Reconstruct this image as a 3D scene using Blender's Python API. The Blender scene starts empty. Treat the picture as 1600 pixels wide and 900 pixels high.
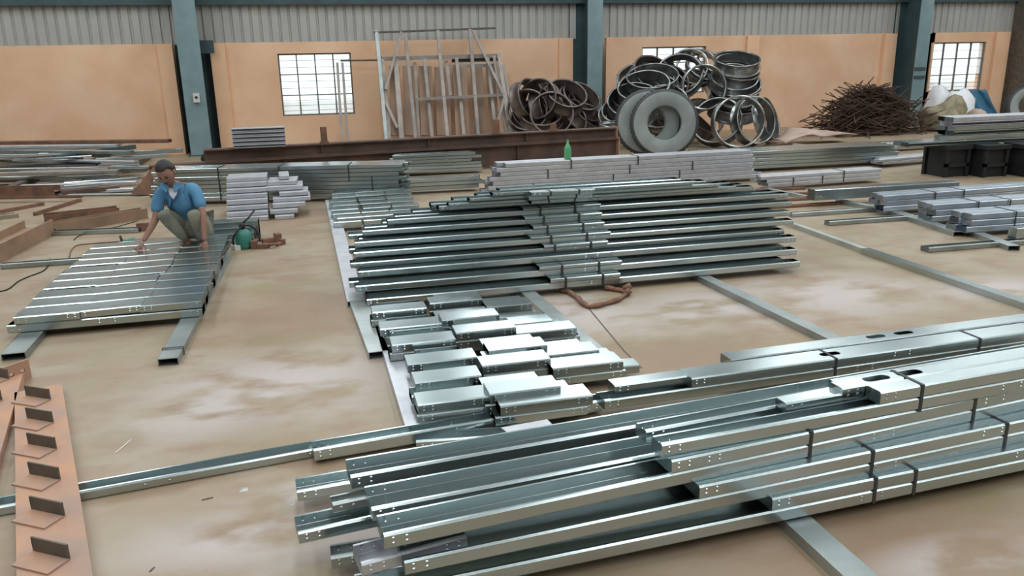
import bpy, bmesh, math, random
from mathutils import Vector, Matrix
random.seed(7)
S = bpy.context.scene
COL = S.collection
# ------------------------------------------------------------------ camera
F_PX, EYE = 1250.0, 1.8
def basis():
    n = Vector((.02, 1.0)).normalized(); d = 360/math.hypot(.02, 1)
    nad = n*(F_PX*F_PX/d)
    up = -Vector((nad.x, -nad.y, -F_PX)).normalized()
    v = Vector((470-800, -(96.6-450), -F_PX)).normalized()
    v = (v-up*v.dot(up)).normalized()
    return Matrix((v.cross(up), v, up))          # rows: world axes seen from the camera
RB = basis()
cam = bpy.data.objects.new('camera', bpy.data.cameras.new('camera'))
COL.objects.link(cam); S.camera = cam
cam.data.sensor_width = 36; cam.data.lens = F_PX/1600*36
cam.matrix_world = Matrix.Translation((0, 0, EYE)) @ RB.to_4x4()
cam.data.clip_end = 300
def P(px, py, z=0.0):
    """point of the place at height z that the photograph shows at a pixel (1600x900)"""
    w = RB @ Vector((px-800, 450-py, -F_PX)); t = (z-EYE)/w.z
    return Vector((w.x*t, w.y*t, z))
def PY(px, py, Y):
    w = RB @ Vector((px-800, 450-py, -F_PX)); t = Y/w.y
    return Vector((w.x*t, Y, EYE+w.z*t))
# ------------------------------------------------------------------ world and exposure
S.view_settings.view_transform = 'Standard'; S.view_settings.look = 'None'
S.view_settings.gamma = 1; S.view_settings.use_curve_mapping = False
S.view_settings.exposure = 0.0
W = bpy.data.worlds.new('sky'); S.world = W; W.use_nodes = True
bg = W.node_tree.nodes['Background']
bg.inputs[0].default_value = (.86, .95, 1.0, 1); bg.inputs[1].default_value = 2.2
SKYLIGHT = 9.0
# ------------------------------------------------------------------ materials
def mat(name, col, rough=.6, metal=0.0, var=0.0, scale=6.0, col2=None, bump=0.0, stretch=(1, 1, 1), rvar=0.0, detail=6, coord='Object', objvar=0.0, emit=None):
    m = bpy.data.materials.new(name); m.use_nodes = True
    nt = m.node_tree; b = nt.nodes['Principled BSDF']
    b.inputs['Base Color'].default_value = (*col, 1); b.inputs['Roughness'].default_value = rough
    b.inputs['Metallic'].default_value = metal
    if emit: b.inputs['Emission Color'].default_value = (*col, 1); b.inputs['Emission Strength'].default_value = emit
    if var or col2 or bump or rvar:
        tc = nt.nodes.new('ShaderNodeTexCoord'); mp = nt.nodes.new('ShaderNodeMapping')
        mp.inputs['Scale'].default_value = stretch
        nz = nt.nodes.new('ShaderNodeTexNoise'); nz.inputs['Scale'].default_value = scale; nz.inputs['Detail'].default_value = detail
        nt.links.new(tc.outputs[coord], mp.inputs[0]); nt.links.new(mp.outputs[0], nz.inputs['Vector'])
        mr = nt.nodes.new('ShaderNodeMapRange'); mr.inputs[1].default_value = .35; mr.inputs[2].default_value = .65
        nt.links.new(nz.outputs[0], mr.inputs[0])
        mx = nt.nodes.new('ShaderNodeMix'); mx.data_type = 'RGBA'
        c2 = col2 if col2 else tuple(max(0, c*(1-var)) for c in col)
        mx.inputs[6].default_value = (*col, 1); mx.inputs[7].default_value = (*c2, 1)
        nt.links.new(mr.outputs[0], mx.inputs[0])
        out = mx.outputs[2]
        if objvar:
            oi = nt.nodes.new('ShaderNodeObjectInfo'); m2 = nt.nodes.new('ShaderNodeMapRange')
            m2.inputs[3].default_value = 1-objvar; m2.inputs[4].default_value = 1+objvar*.4
            nt.links.new(oi.outputs['Random'], m2.inputs[0])
            hv = nt.nodes.new('ShaderNodeHueSaturation'); nt.links.new(m2.outputs[0], hv.inputs['Value'])
            nt.links.new(out, hv.inputs['Color']); out = hv.outputs[0]
        nt.links.new(out, b.inputs['Base Color'])
        if rvar:
            m3 = nt.nodes.new('ShaderNodeMapRange'); m3.inputs[3].default_value = max(.03, rough-rvar); m3.inputs[4].default_value = rough+rvar
            nt.links.new(nz.outputs[0], m3.inputs[0]); nt.links.new(m3.outputs[0], b.inputs['Roughness'])
        if bump:
            bp = nt.nodes.new('ShaderNodeBump'); bp.inputs['Strength'].default_value = bump; bp.inputs['Distance'].default_value = .02
            nt.links.new(nz.outputs[0], bp.inputs['Height']); nt.links.new(bp.outputs[0], b.inputs['Normal'])
    return m
M = {}
M['galv'] = mat('galvanised_steel', (.53, .605, .61), .25, .97, col2=(.49, .56, .57), scale=5, stretch=(.35, 1, 1), rvar=.05, objvar=.16, detail=3)
M['galv_pale'] = mat('pale_galvanised_steel', (.63, .64, .68), .42, .6, col2=(.53, .54, .575), scale=9, rvar=.06, objvar=.08)
M['galv_dull'] = mat('dull_galvanised_steel', (.50, .54, .53), .40, .8, col2=(.38, .42, .41), scale=5, objvar=.25, detail=3)
M['rust_dark'] = mat('dark_rusty_steel', (.15, .085, .065), .75, .1, col2=(.09, .06, .05), scale=4, bump=.2)
M['dusty'] = mat('dusty_weathered_steel', (.42, .37, .33), .6, .3, col2=(.30, .26, .235), scale=4, objvar=.2)
M['board'] = mat('brown_board', (.36, .235, .16), .8, 0, col2=(.25, .16, .12), scale=2.5, stretch=(1, 1, .3), objvar=.25)
M['galv_blue'] = mat('bluish_galvanised_steel', (.60, .66, .74), .32, .75, col2=(.50, .56, .64), scale=6, objvar=.12)
M['rust_mid'] = mat('mid_brown_rusty_steel', (.34, .21, .13), .8, 0, col2=(.22, .14, .09), scale=3, bump=.3)
M['rust'] = mat('rusty_steel', (.26, .13, .08), .8, .1, col2=(.15, .085, .06), scale=8, bump=.3, objvar=.15)
M['primer'] = mat('rust_primer', (.50, .27, .16), .62, .0, col2=(.36, .24, .19), scale=5, bump=.15)
M['primer_dark'] = mat('bare_dark_steel', (.16, .13, .10), .6, .3, col2=(.10, .09, .075), scale=9)
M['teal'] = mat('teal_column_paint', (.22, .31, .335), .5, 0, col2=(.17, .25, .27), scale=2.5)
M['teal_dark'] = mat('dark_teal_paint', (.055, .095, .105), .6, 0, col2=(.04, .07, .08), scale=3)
M['wall'] = mat('orange_wall_paint', (.84, .56, .375), .85, 0, col2=(.73, .45, .285), scale=1.1, bump=.12, detail=11)
M['pilaster'] = mat('orange_pilaster_paint', (.87, .56, .36), .85, 0, col2=(.79, .48, .30), scale=1.4, bump=.08)
M['clad'] = mat('grey_wall_sheet', (.47, .455, .425), .6, .1, col2=(.39, .385, .365), scale=1.3)
M['roof'] = mat('roof_sheet', (.32, .38, .39), .6, .2, var=.2, scale=1)
M['winframe'] = mat('window_frame_paint', (.16, .14, .12), .6)
M['tread'] = mat('dark_rubber', (.06, .065, .065), .7, 0, var=.3)
M['tyre'] = mat('dusty_grey_rubber', (.30, .33, .32), .7, 0, col2=(.22, .245, .24), scale=3)
M['ring'] = mat('shiny_steel_ring', (.46, .48, .48), .3, .9, col2=(.22, .215, .21), scale=5, rvar=.08, objvar=.35)
M['ring_dark'] = mat('tarnished_steel_ring', (.24, .20, .185), .45, .6, col2=(.13, .10, .09), scale=5, objvar=.3)
M['strap'] = mat('black_strapping', (.035, .038, .04), .5)
M['strap'].node_tree.nodes['Principled BSDF'].inputs['Coat Weight'].default_value = .1
M['bottle'] = mat('green_plastic', (.09, .38, .17), .3)
M['sticks'] = mat('rusty_rods', (.05, .028, .022), .8, .1, col2=(.11, .06, .042), scale=3)
M['sack'] = mat('white_woven_plastic', (.78, .78, .80), .6, 0, var=.12, scale=6, bump=.4)
M['jute'] = mat('jute_sacking', (.34, .29, .19), .9, 0, var=.4, scale=7, bump=.6)
M['bluetarp'] = mat('blue_tarpaulin', (.06, .19, .31), .5, 0, var=.3, scale=4, bump=.3)
M['pinkcloth'] = mat('pinkish_sheet', (.50, .36, .30), .8, 0, var=.25, scale=3, bump=.3)
M['skin'] = mat('skin', (.30, .15, .105), .55, 0, var=.12, scale=8)
M['hair'] = mat('black_hair', (.022, .018, .017), .6)
M['shirt'] = mat('blue_shirt_cloth', (.10, .26, .42), .85, 0, col2=(.07, .20, .34), scale=7, bump=.5)
M['vest'] = mat('pale_undershirt', (.50, .50, .55), .9)
M['trouser'] = mat('khaki_trouser_cloth', (.29, .27, .20), .9, 0, col2=(.13, .14, .12), scale=5, bump=.4)
M['black'] = mat('black_plastic', (.012, .013, .014), .6)
M['eye'] = mat('eye_dark', (.015, .012, .01), .3)
M['greentool'] = mat('green_tool_casing', (.04, .20, .15), .45)
M['white'] = mat('off_white_plastic', (.62, .60, .56), .5)
M['glow'] = mat('translucent_roof_sheet', (.90, .97, 1.0), .5, emit=SKYLIGHT)
def glass_mat():
    m = bpy.data.materials.new('frosted_glass'); m.use_nodes = True; nt = m.node_tree; nt.nodes.clear()
    o = nt.nodes.new('ShaderNodeOutputMaterial'); t = nt.nodes.new('ShaderNodeBsdfTransparent'); t.inputs[0].default_value = (.95, .98, .99, 1)
    g = nt.nodes.new('ShaderNodeBsdfTranslucent'); g.inputs[0].default_value = (.9, .93, .95, 1)
    gl = nt.nodes.new('ShaderNodeBsdfGlossy'); gl.inputs['Roughness'].default_value = .1
    a = nt.nodes.new('ShaderNodeMixShader'); a.inputs[0].default_value = .35; b = nt.nodes.new('ShaderNodeMixShader'); b.inputs[0].default_value = .05
    nt.links.new(t.outputs[0], a.inputs[1]); nt.links.new(g.outputs[0], a.inputs[2])
    nt.links.new(a.outputs[0], b.inputs[1]); nt.links.new(gl.outputs[0], b.inputs[2]); nt.links.new(b.outputs[0], o.inputs[0])
    return m
M['glass'] = glass_mat()
def floor_mat():
    m = bpy.data.materials.new('stained_concrete'); m.use_nodes = True; nt = m.node_tree; N = nt.nodes; L = nt.links
    b = N['Principled BSDF']; b.inputs['Roughness'].default_value = .5
    tc = N.new('ShaderNodeTexCoord')
    def noise(s, d=6, st=(1, 1, 1)):
        mp = N.new('ShaderNodeMapping'); mp.inputs['Scale'].default_value = st
        n = N.new('ShaderNodeTexNoise'); n.inputs['Scale'].default_value = s; n.inputs['Detail'].default_value = d
        L.new(tc.outputs['Object'], mp.inputs[0]); L.new(mp.outputs[0], n.inputs['Vector']); return n.outputs[0]
    def rng(x, a, c, lo=0, hi=1):
        r = N.new('ShaderNodeMapRange'); r.inputs[1].default_value = a; r.inputs[2].default_value = c; r.inputs[3].default_value = lo; r.inputs[4].default_value = hi
        L.new(x, r.inputs[0]); return r.outputs[0]
    def mix(f, A, B):
        x = N.new('ShaderNodeMix'); x.data_type = 'RGBA'; L.new(f, x.inputs[0])
        for i, c in ((6, A), (7, B)):
            if isinstance(c, tuple): x.inputs[i].default_value = (*c, 1)
            else: L.new(c, x.inputs[i])
        return x.outputs[2]
    def math_(op, a, c):
        x = N.new('ShaderNodeMath'); x.operation = op
        for i, v in ((0, a), (1, c)):
            if isinstance(v, (int, float)): x.inputs[i].default_value = v
            else: L.new(v, x.inputs[i])
        return x.outputs[0]
    base = mix(rng(noise(.7, 9), .40, .60), FLOOR_A, FLOOR_B)
    base = mix(rng(noise(2.2, 10, (.8, 1.2, 1)), .42, .62), base, FLOOR_C)
    base = mix(rng(noise(3.6, 12, (.75, 1.25, 1)), .50, .62, 0, .6), base, FLOOR_D)
    # worn, dusty pale areas where the floor has been scraped, and browner ones
    def spot(c, rx, ry):
        mp = N.new('ShaderNodeMapping'); mp.inputs['Location'].default_value = (-c[0]/rx, -c[1]/ry, 0); mp.inputs['Scale'].default_value = (1/rx, 1/ry, 0)
        L.new(tc.outputs['Object'], mp.inputs[0]); v = N.new('ShaderNodeVectorMath'); v.operation = 'LENGTH'; L.new(mp.outputs[0], v.inputs[0])
        return rng(v.outputs['Value'], 1.0, .2)
    tot = None
    for c, rx, ry in PALE:
        s = spot(c, rx, ry); tot = s if tot is None else math_('MAXIMUM', tot, s)
    pm = math_('MULTIPLY', tot, rng(noise(2.6, 12, (.75, 1.3, 1)), .40, .54))
    tot2 = None
    for c, rx, ry in BROWN:
        s = spot(c, rx, ry); tot2 = s if tot2 is None else math_('MAXIMUM', tot2, s)
    base = mix(math_('MULTIPLY', tot2, .8), base, FLOOR_D)
    base = mix(pm, base, FLOOR_E)
    L.new(base, b.inputs['Base Color'])
    bp = N.new('ShaderNodeBump'); bp.inputs['Strength'].default_value = .15; bp.inputs['Distance'].default_value = .01
    L.new(noise(25, 8), bp.inputs['Height']); L.new(bp.outputs[0], b.inputs['Normal'])
    L.new(rng(noise(1.1), .3, .7, .38, .6), b.inputs['Roughness'])
    return m
FLOOR_A = (.325, .24, .16); FLOOR_B = (.275, .215, .125); FLOOR_C = (.35, .275, .20); FLOOR_D = (.27, .17, .105); FLOOR_E = (.47, .405, .38)
def W2(px, py): p = P(px, py); return (p.x, p.y)
PALE = [(W2(430, 600), .95, .75), (W2(330, 640), .6, .5), (W2(620, 850), .7, .30), (W2(380, 840), .6, .3), (W2(900, 490), .9, .8), (W2(1300, 460), 1.2, .75), (W2(1110, 480), .9, .6), (W2(1560, 450), .8, .4), (W2(1500, 880), .5, .2), (W2(460, 770), .35, .2)]
BROWN = [(W2(460, 490), .8, .8), (W2(440, 340), .7, 1.2), (W2(1040, 560), .8, .4), (W2(1400, 850), .9, .35), (W2(880, 560), .5, .5)]
M['floor'] = floor_mat()
# ------------------------------------------------------------------ mesh helpers
class MB:
    def __init__(s): s.v = []; s.f = []; s.mi = []; s.mats = []; s.sm = []
    def _m(s, m):
        if m not in s.mats: s.mats.append(m)
        return s.mats.index(m)
    def add(s, vs, fs, m, smooth=False):
        o = len(s.v); s.v += [tuple(v) for v in vs]; k = s._m(m)
        for f in fs: s.f.append(tuple(i+o for i in f)); s.mi.append(k); s.sm.append(smooth)
        return s
    def box(s, a, b, m):
        x0, y0, z0 = a; x1, y1, z1 = b
        return s.add([(x0, y0, z0), (x1, y0, z0), (x1, y1, z0), (x0, y1, z0), (x0, y0, z1), (x1, y0, z1), (x1, y1, z1), (x0, y1, z1)],
                     [(3, 2, 1, 0), (4, 5, 6, 7), (0, 1, 5, 4), (1, 2, 6, 5), (2, 3, 7, 6), (3, 0, 4, 7)], m)
    def bar(s, p, q, w, h, m, up=Vector((0, 0, 1))):
        p, q = Vector(p), Vector(q); d = (q-p).normalized(); sd = d.cross(up)
        if sd.length < .01: sd = d.cross(Vector((0, 1, 0)))
        sd.normalize(); u = sd.cross(d)
        vs = [c+sd*(w/2*i)+u*(h/2*j) for c in (p, q) for i, j in ((-1, -1), (1, -1), (1, 1), (-1, 1))]
        return s.add(vs, [(0, 1, 2, 3), (7, 6, 5, 4), (1, 0, 4, 5), (2, 1, 5, 6), (3, 2, 6, 7), (0, 3, 7, 4)], m)
    def prism(s, prof, L, m, smooth=False):
        """closed (y,z) outline swept along x"""
        n = len(prof); vs = [(0, y, z) for y, z in prof]+[(L, y, z) for y, z in prof]
        fs = [(i, (i+1) % n, (i+1) % n+n, i+n) for i in range(n)]
        fs = [f[::-1] for f in fs]
        return s.add(vs, fs+[tuple(range(n)), tuple(range(2*n-1, n-1, -1))], m, smooth)
    def tube(s, pts, r, m, n=8):
        pts = [Vector(p) for p in pts]; vs = []; fs = []
        rr = r if isinstance(r, (list, tuple)) else [r]*len(pts)
        u = None
        for i, p in enumerate(pts):
            d = (pts[min(i+1, len(pts)-1)]-pts[max(i-1, 0)]).normalized()
            if u is None: u = d.orthogonal().normalized()
            u = (u-d*u.dot(d)).normalized(); w = d.cross(u)
            for k in range(n):
                a = 2*math.pi*k/n; vs.append(p+(u*math.cos(a)+w*math.sin(a))*rr[i])
        for i in range(len(pts)-1):
            for k in range(n):
                fs.append((i*n+k, i*n+(k+1) % n, (i+1)*n+(k+1) % n, (i+1)*n+k))
        fs += [tuple(range(n-1, -1, -1)), tuple((len(pts)-1)*n+k for k in range(n))]
        return s.add(vs, fs, m, True)
    def lathe(s, prof, m, n=40, closed=True, mat_fn=None):
        """closed (r, axial) outline turned about local z"""
        k = len(prof); vs = []
        for i in range(n):
            a = 2*math.pi*i/n
            for r, z in prof: vs.append((r*math.cos(a), r*math.sin(a), z))
        for j in range(k if closed else k-1):
            fs = []
            for i in range(n):
                i2 = (i+1) % n; j2 = (j+1) % k
                fs.append((i*k+j, i2*k+j, i2*k+j2, i*k+j2))
            if j == 0: o = len(s.v); s.v += [tuple(v) for v in vs]
            mm = mat_fn(j) if mat_fn else m; kk = s._m(mm)
            for f in fs: s.f.append(tuple(x+o for x in f)); s.mi.append(kk); s.sm.append(True)
        return s
    def mesh(s, name):
        me = bpy.data.meshes.new(name); me.from_pydata(s.v, [], s.f); 
        for m in s.mats: me.materials.append(m)
        me.polygons.foreach_set('material_index', s.mi); me.polygons.foreach_set('use_smooth', s.sm)
        bm = bmesh.new(); bm.from_mesh(me); bmesh.ops.recalc_face_normals(bm, faces=bm.faces); bm.to_mesh(me); bm.free()
        me.update(); return me
    def build(s, name, parent=None, **k): return link(name, s.mesh(name), parent, **k)
def link(name, me, parent=None, loc=(0, 0, 0), rot=(0, 0, 0)):
    o = bpy.data.objects.new(name, me); COL.objects.link(o); o.location = loc; o.rotation_euler = rot
    if parent: o.parent = parent
    return o
LABELS = {}
def tag(o, label, cat, group=None, kind=None):
    if label:
        if label in LABELS and not group: print('DUP LABEL', label)
        LABELS[label] = LABELS.get(label, 0)+1
        o['label'] = label
    if cat: o['category'] = cat
    if group: o['group'] = group
    if kind: o['kind'] = kind
    return o
def empty(name, loc, label, cat, rz=0, group=None):
    o = bpy.data.objects.new(name, None); COL.objects.link(o); o.location = loc; o.rotation_euler = (0, 0, rz); o.empty_display_size = .1
    return tag(o, label, cat, group)
def struct(o): o['kind'] = 'structure'; return o
ORD = ['first', 'second', 'third', 'fourth', 'fifth', 'sixth', 'seventh', 'eighth', 'ninth', 'tenth', 'eleventh', 'twelfth', 'thirteenth', 'fourteenth']
# ---- rolled steel channel: local x along it, y away from its front flange, z up
def profile(w, h, t=.003, lip=.016, c=.0065, way='up'):
    p = [(c, 0), (w-c, 0), (w, c), (w, h-c), (w-c, h), (w-lip, h), (w-lip, h-t), (w-t, h-t), (w-t, t), (t, t), (t, h-t), (lip, h-t), (lip, h), (c, h), (0, h-c), (0, c)]
    if way == 'down': p = [(y, h-z) for y, z in p][::-1]
    if way == 'front':      # web at the back, open towards the front
        p = profile(h, w, t, lip, c, 'up'); p = [(w-z, y) for y, z in p][::-1]
    return p
CH = {}
def channel_mesh(L, w, h, way, m, dim=True, holes=()):
    L = round(L, 2); key = (L, w, h, way, m.name, dim, tuple(holes))
    if key in CH: return CH[key]
    b = MB()
    b.prism(profile(w, h, way=way), L, m)
    if dim and way != 'front':
        xs = [.03, .075] + ([L-.03, L-.075] if L > .3 else []) + ([L*.5-.05, L*.5+.05] if L > 1.2 else [])
        for x in xs:
            for (yy, sgn) in ((0, -1),) + (((w-.003, -1),) if way == 'up' else ()):
                for zz in (h*.5,) if h < .05 else (h*.36, h*.68):
                    n = 8; r = .0065
                    vs = [(x+r*math.cos(2*math.pi*k/n), yy, zz+r*math.sin(2*math.pi*k/n)) for k in range(n)]
                    vs += [(x+r*.55*math.cos(2*math.pi*k/n), yy+sgn*.003, zz+r*.55*math.sin(2*math.pi*k/n)) for k in range(n)]
                    b.add(vs, [(k, (k+1) % n, (k+1) % n+n, k+n) for k in range(n)]+[tuple(range(2*n-1, n-1, -1))], m)
    me = b.mesh('channel')
    if holes:
        # punch real oval service holes through the web
        ob = bpy.data.objects.new('tmp', me); COL.objects.link(ob)
        for hx in holes:
            c = MB(); n = 20
            ring = [(hx+(.042 if math.cos(2*math.pi*k/n) > 0 else -.042)*1+.022*math.cos(2*math.pi*k/n), w/2+.024*math.sin(2*math.pi*k/n)) for k in range(n)]
            zz = (h-.02, h+.02) if way == 'down' else (-.02, .02)
            c.add([(x, y, zz[0]) for x, y in ring]+[(x, y, zz[1]) for x, y in ring], [(k, (k+1) % n, (k+1) % n+n, k+n) for k in range(n)]+[tuple(range(n)), tuple(range(n, 2*n))], m)
            co = bpy.data.objects.new('cut', c.mesh('cut')); COL.objects.link(co)
            md = ob.modifiers.new('b', 'BOOLEAN'); md.operation = 'DIFFERENCE'; md.object = co; md.solver = 'EXACT'
            dg = bpy.context.evaluated_depsgraph_get(); nm = bpy.data.meshes.new_from_object(ob.evaluated_get(dg))
            ob.modifiers.clear(); ob.data = nm; bpy.data.objects.remove(co)
        me = ob.data; bpy.data.objects.remove(ob)
    CH[key] = me
    return me
def chan(a, b, w=.12, h=.06, way='up', m='galv', label=None, cat='steel channel', group=None, name='steel_channel', dim=True, holes=()):
    """a, b: world points on its front-bottom edge, left and right"""
    a, b = Vector(a), Vector(b); d = b-a; L = d.length
    me = channel_mesh(L, w, h, way, M[m], dim, holes)
    o = link(name, me, None, a, (0, -math.asin(d.z/L), math.atan2(d.y, d.x)))
    return tag(o, label, cat, group)
def top(pa, pb, zt, h, **k):
    """channel whose front-top edge runs between two pixels at height zt"""
    a, b = P(*pa, zt), P(*pb, zt); a.z -= h; b.z -= h
    return chan(a, b, h=h, **k)
def strap(o, x, w, h, label, z0=0.0, group='black straps around the channel bundles', y0=0.0):
    """black band round a bundle; x along host channel o"""
    e = .0025; b = MB(); s = .0075
    for (ya, za, yb, zb) in ((-e, -e, w+e, 0), (-e, h, w+e, h+e), (-e, 0, 0, h), (w, 0, w+e, h)):
        b.box((-s, ya+y0, za+z0), (s, yb+y0, zb+z0), M['strap'])
    me = CH.setdefault(('strap', w, round(h, 3), z0, y0), None) or b.mesh('strap'); CH[('strap', w, round(h, 3), z0, y0)] = me
    mw = Matrix.Translation(o.location) @ o.rotation_euler.to_matrix().to_4x4()
    s_ = link('strap', me, None, mw @ Vector((x, 0, 0)), o.rotation_euler)
    return tag(s_, label, 'strap', group)

# ================================================================== SETTING
WY = 18.0
b = MB(); b.box((-40, -25, -.2), (60, 40, 0), M['floor']); struct(b.build('floor'))
# sawn joint across the floor, a shallow row of chipped strips
jb = MB(); pts = [(905, 462), (925, 488), (945, 512), (960, 530), (975, 548), (1003, 575)]
for i in range(len(pts)-1):
    a, c = P(*pts[i], .0015), P(*pts[i+1], .0015); jb.bar(a, c, .009, .003, M['primer_dark'])
struct(jb.build('trim_1'))['label'] = 'thin dark chipped joint line across the concrete floor'
def XW(px, py=150): return PY(px, py, WY).x
ZB = 2.2
def wall_piece(name, x0, x1, wins=()):
    w = MB(); cur = x0
    for (wx0, wx1, wz0, wz1) in wins:
        w.box((cur, WY, 0), (wx0, WY+.23, ZB), M['wall'])
        w.box((wx0, WY, 0), (wx1, WY+.23, wz0), M['wall']); w.box((wx0, WY, wz1), (wx1, WY+.23, ZB), M['wall']); cur = wx1
    w.box((cur, WY, 0), (x1, WY+.23, ZB), M['wall'])
    return struct(w.build(name))
def win_rect(x0, x1, yt, yb):
    a, c = PY(x0, yt, WY), PY(x1, yb, WY); return (min(a.x, c.x), max(a.x, c.x), c.z, a.z)
W1 = win_rect(433, 555, 83, 180); W1 = (W1[0], W1[1], PY(495, 180, WY).z, PY(495, 83, WY).z)
W2_ = (XW(1003, 90), XW(1103, 90), PY(1050, 146, WY).z, PY(1050, 73, WY).z)
W3 = (XW(1453, 100), XW(1537, 100), PY(1495, 142, WY).z, PY(1495, 66, WY).z)
GAPS = [(XW(280), XW(337)), (XW(893), XW(944)), (XW(1386), XW(1450)), (XW(1590), XW(1640))]
wall_piece('wall_back_left', -30, GAPS[0][0])
wall_piece('wall_back_middle', GAPS[0][1], GAPS[1][0], [W1])
wall_piece('wall_back_centre', GAPS[1][1], GAPS[2][0], [W2_])
wall_piece('wall_back_right', GAPS[2][1], GAPS[3][0], [W3])
wall_piece('wall_back_far_right', GAPS[3][1], 50)
# pilasters proud of the wall
for i, (a, c) in enumerate([(257, 280), (337, 360), (872, 893), (944, 954), (1160, 1178), (1370, 1388), (1540, 1560)]):
    p = MB(); p.box((XW(a), WY-.10, 0), (XW(c), WY+.01, ZB-.01), M['pilaster']); struct(p.build('trim_%d' % (i+2)))
# corrugated sheet above, one sheet per metre
cl = MB(); n = 0; x = -14
root = struct(bpy.data.objects.new('wall_upper', None)); COL.objects.link(root)
def sheet_mesh():
    s_ = MB(); pit = .19; k = 6; prof = []
    for i in range(k):
        x0 = i*pit; prof += [(x0, .0), (x0+.125, .0), (x0+.145, .035), (x0+.17, .035)]
    prof.append((k*pit+.01, .0))
    z0, z1 = ZB-.02, 4.55
    vs = [(x, y, z0) for x, y in prof]+[(x, y, z1) for x, y in prof]+[(x, y+.002, z0) for x, y in prof]+[(x, y+.002, z1) for x, y in prof]
    m = len(prof); fs = [(i, i+1, i+1+m, i+m) for i in range(m-1)]+[(i+2*m, i+3*m, i+1+3*m, i+1+2*m) for i in range(m-1)]
    s_.add(vs, fs, M['clad']); return s_.mesh('sheet')
sm = sheet_mesh(); x = -14.0; i = 0
while x < 34:
    link('cladding_sheet', sm, root, (x, WY+.02+.002*(i % 2), 0)); x += 6*.19; i += 1
# behind the column recesses, dark sheet down to the floor
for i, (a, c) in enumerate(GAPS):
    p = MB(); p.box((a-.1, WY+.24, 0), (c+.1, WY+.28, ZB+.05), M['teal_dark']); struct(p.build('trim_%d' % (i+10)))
g = MB(); g.box((-30, WY-.10, 2.93), (50, WY+.02, 3.10), M['teal_dark']); struct(g.build('trim_14'))
g = MB(); g.box((-30, WY-.14, 3.10), (50, WY-.10, 3.30), M['teal_dark']); g.box((-30, WY-.1, 4.45), (50, WY+.02, 4.62), M['teal_dark']); struct(g.build('trim_15'))
# roof, translucent sheets in it, and a translucent band high in two wall bays
def roof_z(y): return 5.6+(18.2-y)*.16
r = MB()
STRIPS = [-9.0, -4.6, .3, 5.2, 10.0, 15.0, 20.0]; SWD = 1.1
edges = [-30]+[v for s_ in STRIPS for v in (s_, s_+SWD)]+[50]
for i in range(0, len(edges), 2):
    xa, xb = edges[i], edges[i+1]
    r.add([(xa, 18.3, roof_z(18.3)), (xb, 18.3, roof_z(18.3)), (xb, -14, roof_z(-14)), (xa, -14, roof_z(-14)),
           (xa, 18.3, roof_z(18.3)+.05), (xb, 18.3, roof_z(18.3)+.05), (xb, -14, roof_z(-14)+.05), (xa, -14, roof_z(-14)+.05)],
          [(0, 1, 2, 3), (7, 6, 5, 4), (0, 4, 5, 1), (1, 5, 6, 2), (2, 6, 7, 3), (3, 7, 4, 0)], M['roof'])
struct(r.build('ceiling'))
k = 0
for s_ in STRIPS:
    q = MB()
    for (ya, yb) in ((16.5, 10.5), (8.0, 2.0), (0, -8)):
        q.add([(s_, ya, roof_z(ya)), (s_+SWD, ya, roof_z(ya)), (s_+SWD, yb, roof_z(yb)), (s_, yb, roof_z(yb))], [(3, 2, 1, 0)], M['glow'])
    for (ya, yb) in ((18.3, 16.5), (10.5, 8.0), (2.0, 0), (-8, -14)):
        q.add([(s_, ya, roof_z(ya)), (s_+SWD, ya, roof_z(ya)), (s_+SWD, yb, roof_z(yb)), (s_, yb, roof_z(yb))], [(3, 2, 1, 0)], M['roof'])
    struct(q.build('window_%d' % (k+10)))['label'] = 'translucent daylight sheets in the roof'; k += 1
q = MB()
q.box((-30, WY+.02, 4.6), (3.2, WY+.06, 5.7), M['roof']); q.box((6.2, WY+.02, 4.6), (50, WY+.06, 5.7), M['roof'])
struct(q.build('wall_gable'))
q = MB(); q.box((3.2, WY+.02, 4.6), (6.2, WY+.05, 5.6), M['glow']); struct(q.build('window_4'))['label'] = 'translucent wall sheet high above the corrugated cladding'
for nm, a_, b_ in (('wall_unseen_front', (-30, -14.2, 0), (50, -14, 10.8)), ('wall_unseen_left', (-16.2, -14, 0), (-16, 18, 10.8)), ('wall_unseen_right', (36, -14, 0), (36.2, 18, 10.8))):
    w_ = MB(); w_.box(a_, b_, M['clad']); struct(w_.build(nm))  # unseen walls added to keep open-side daylight off the steel
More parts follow.
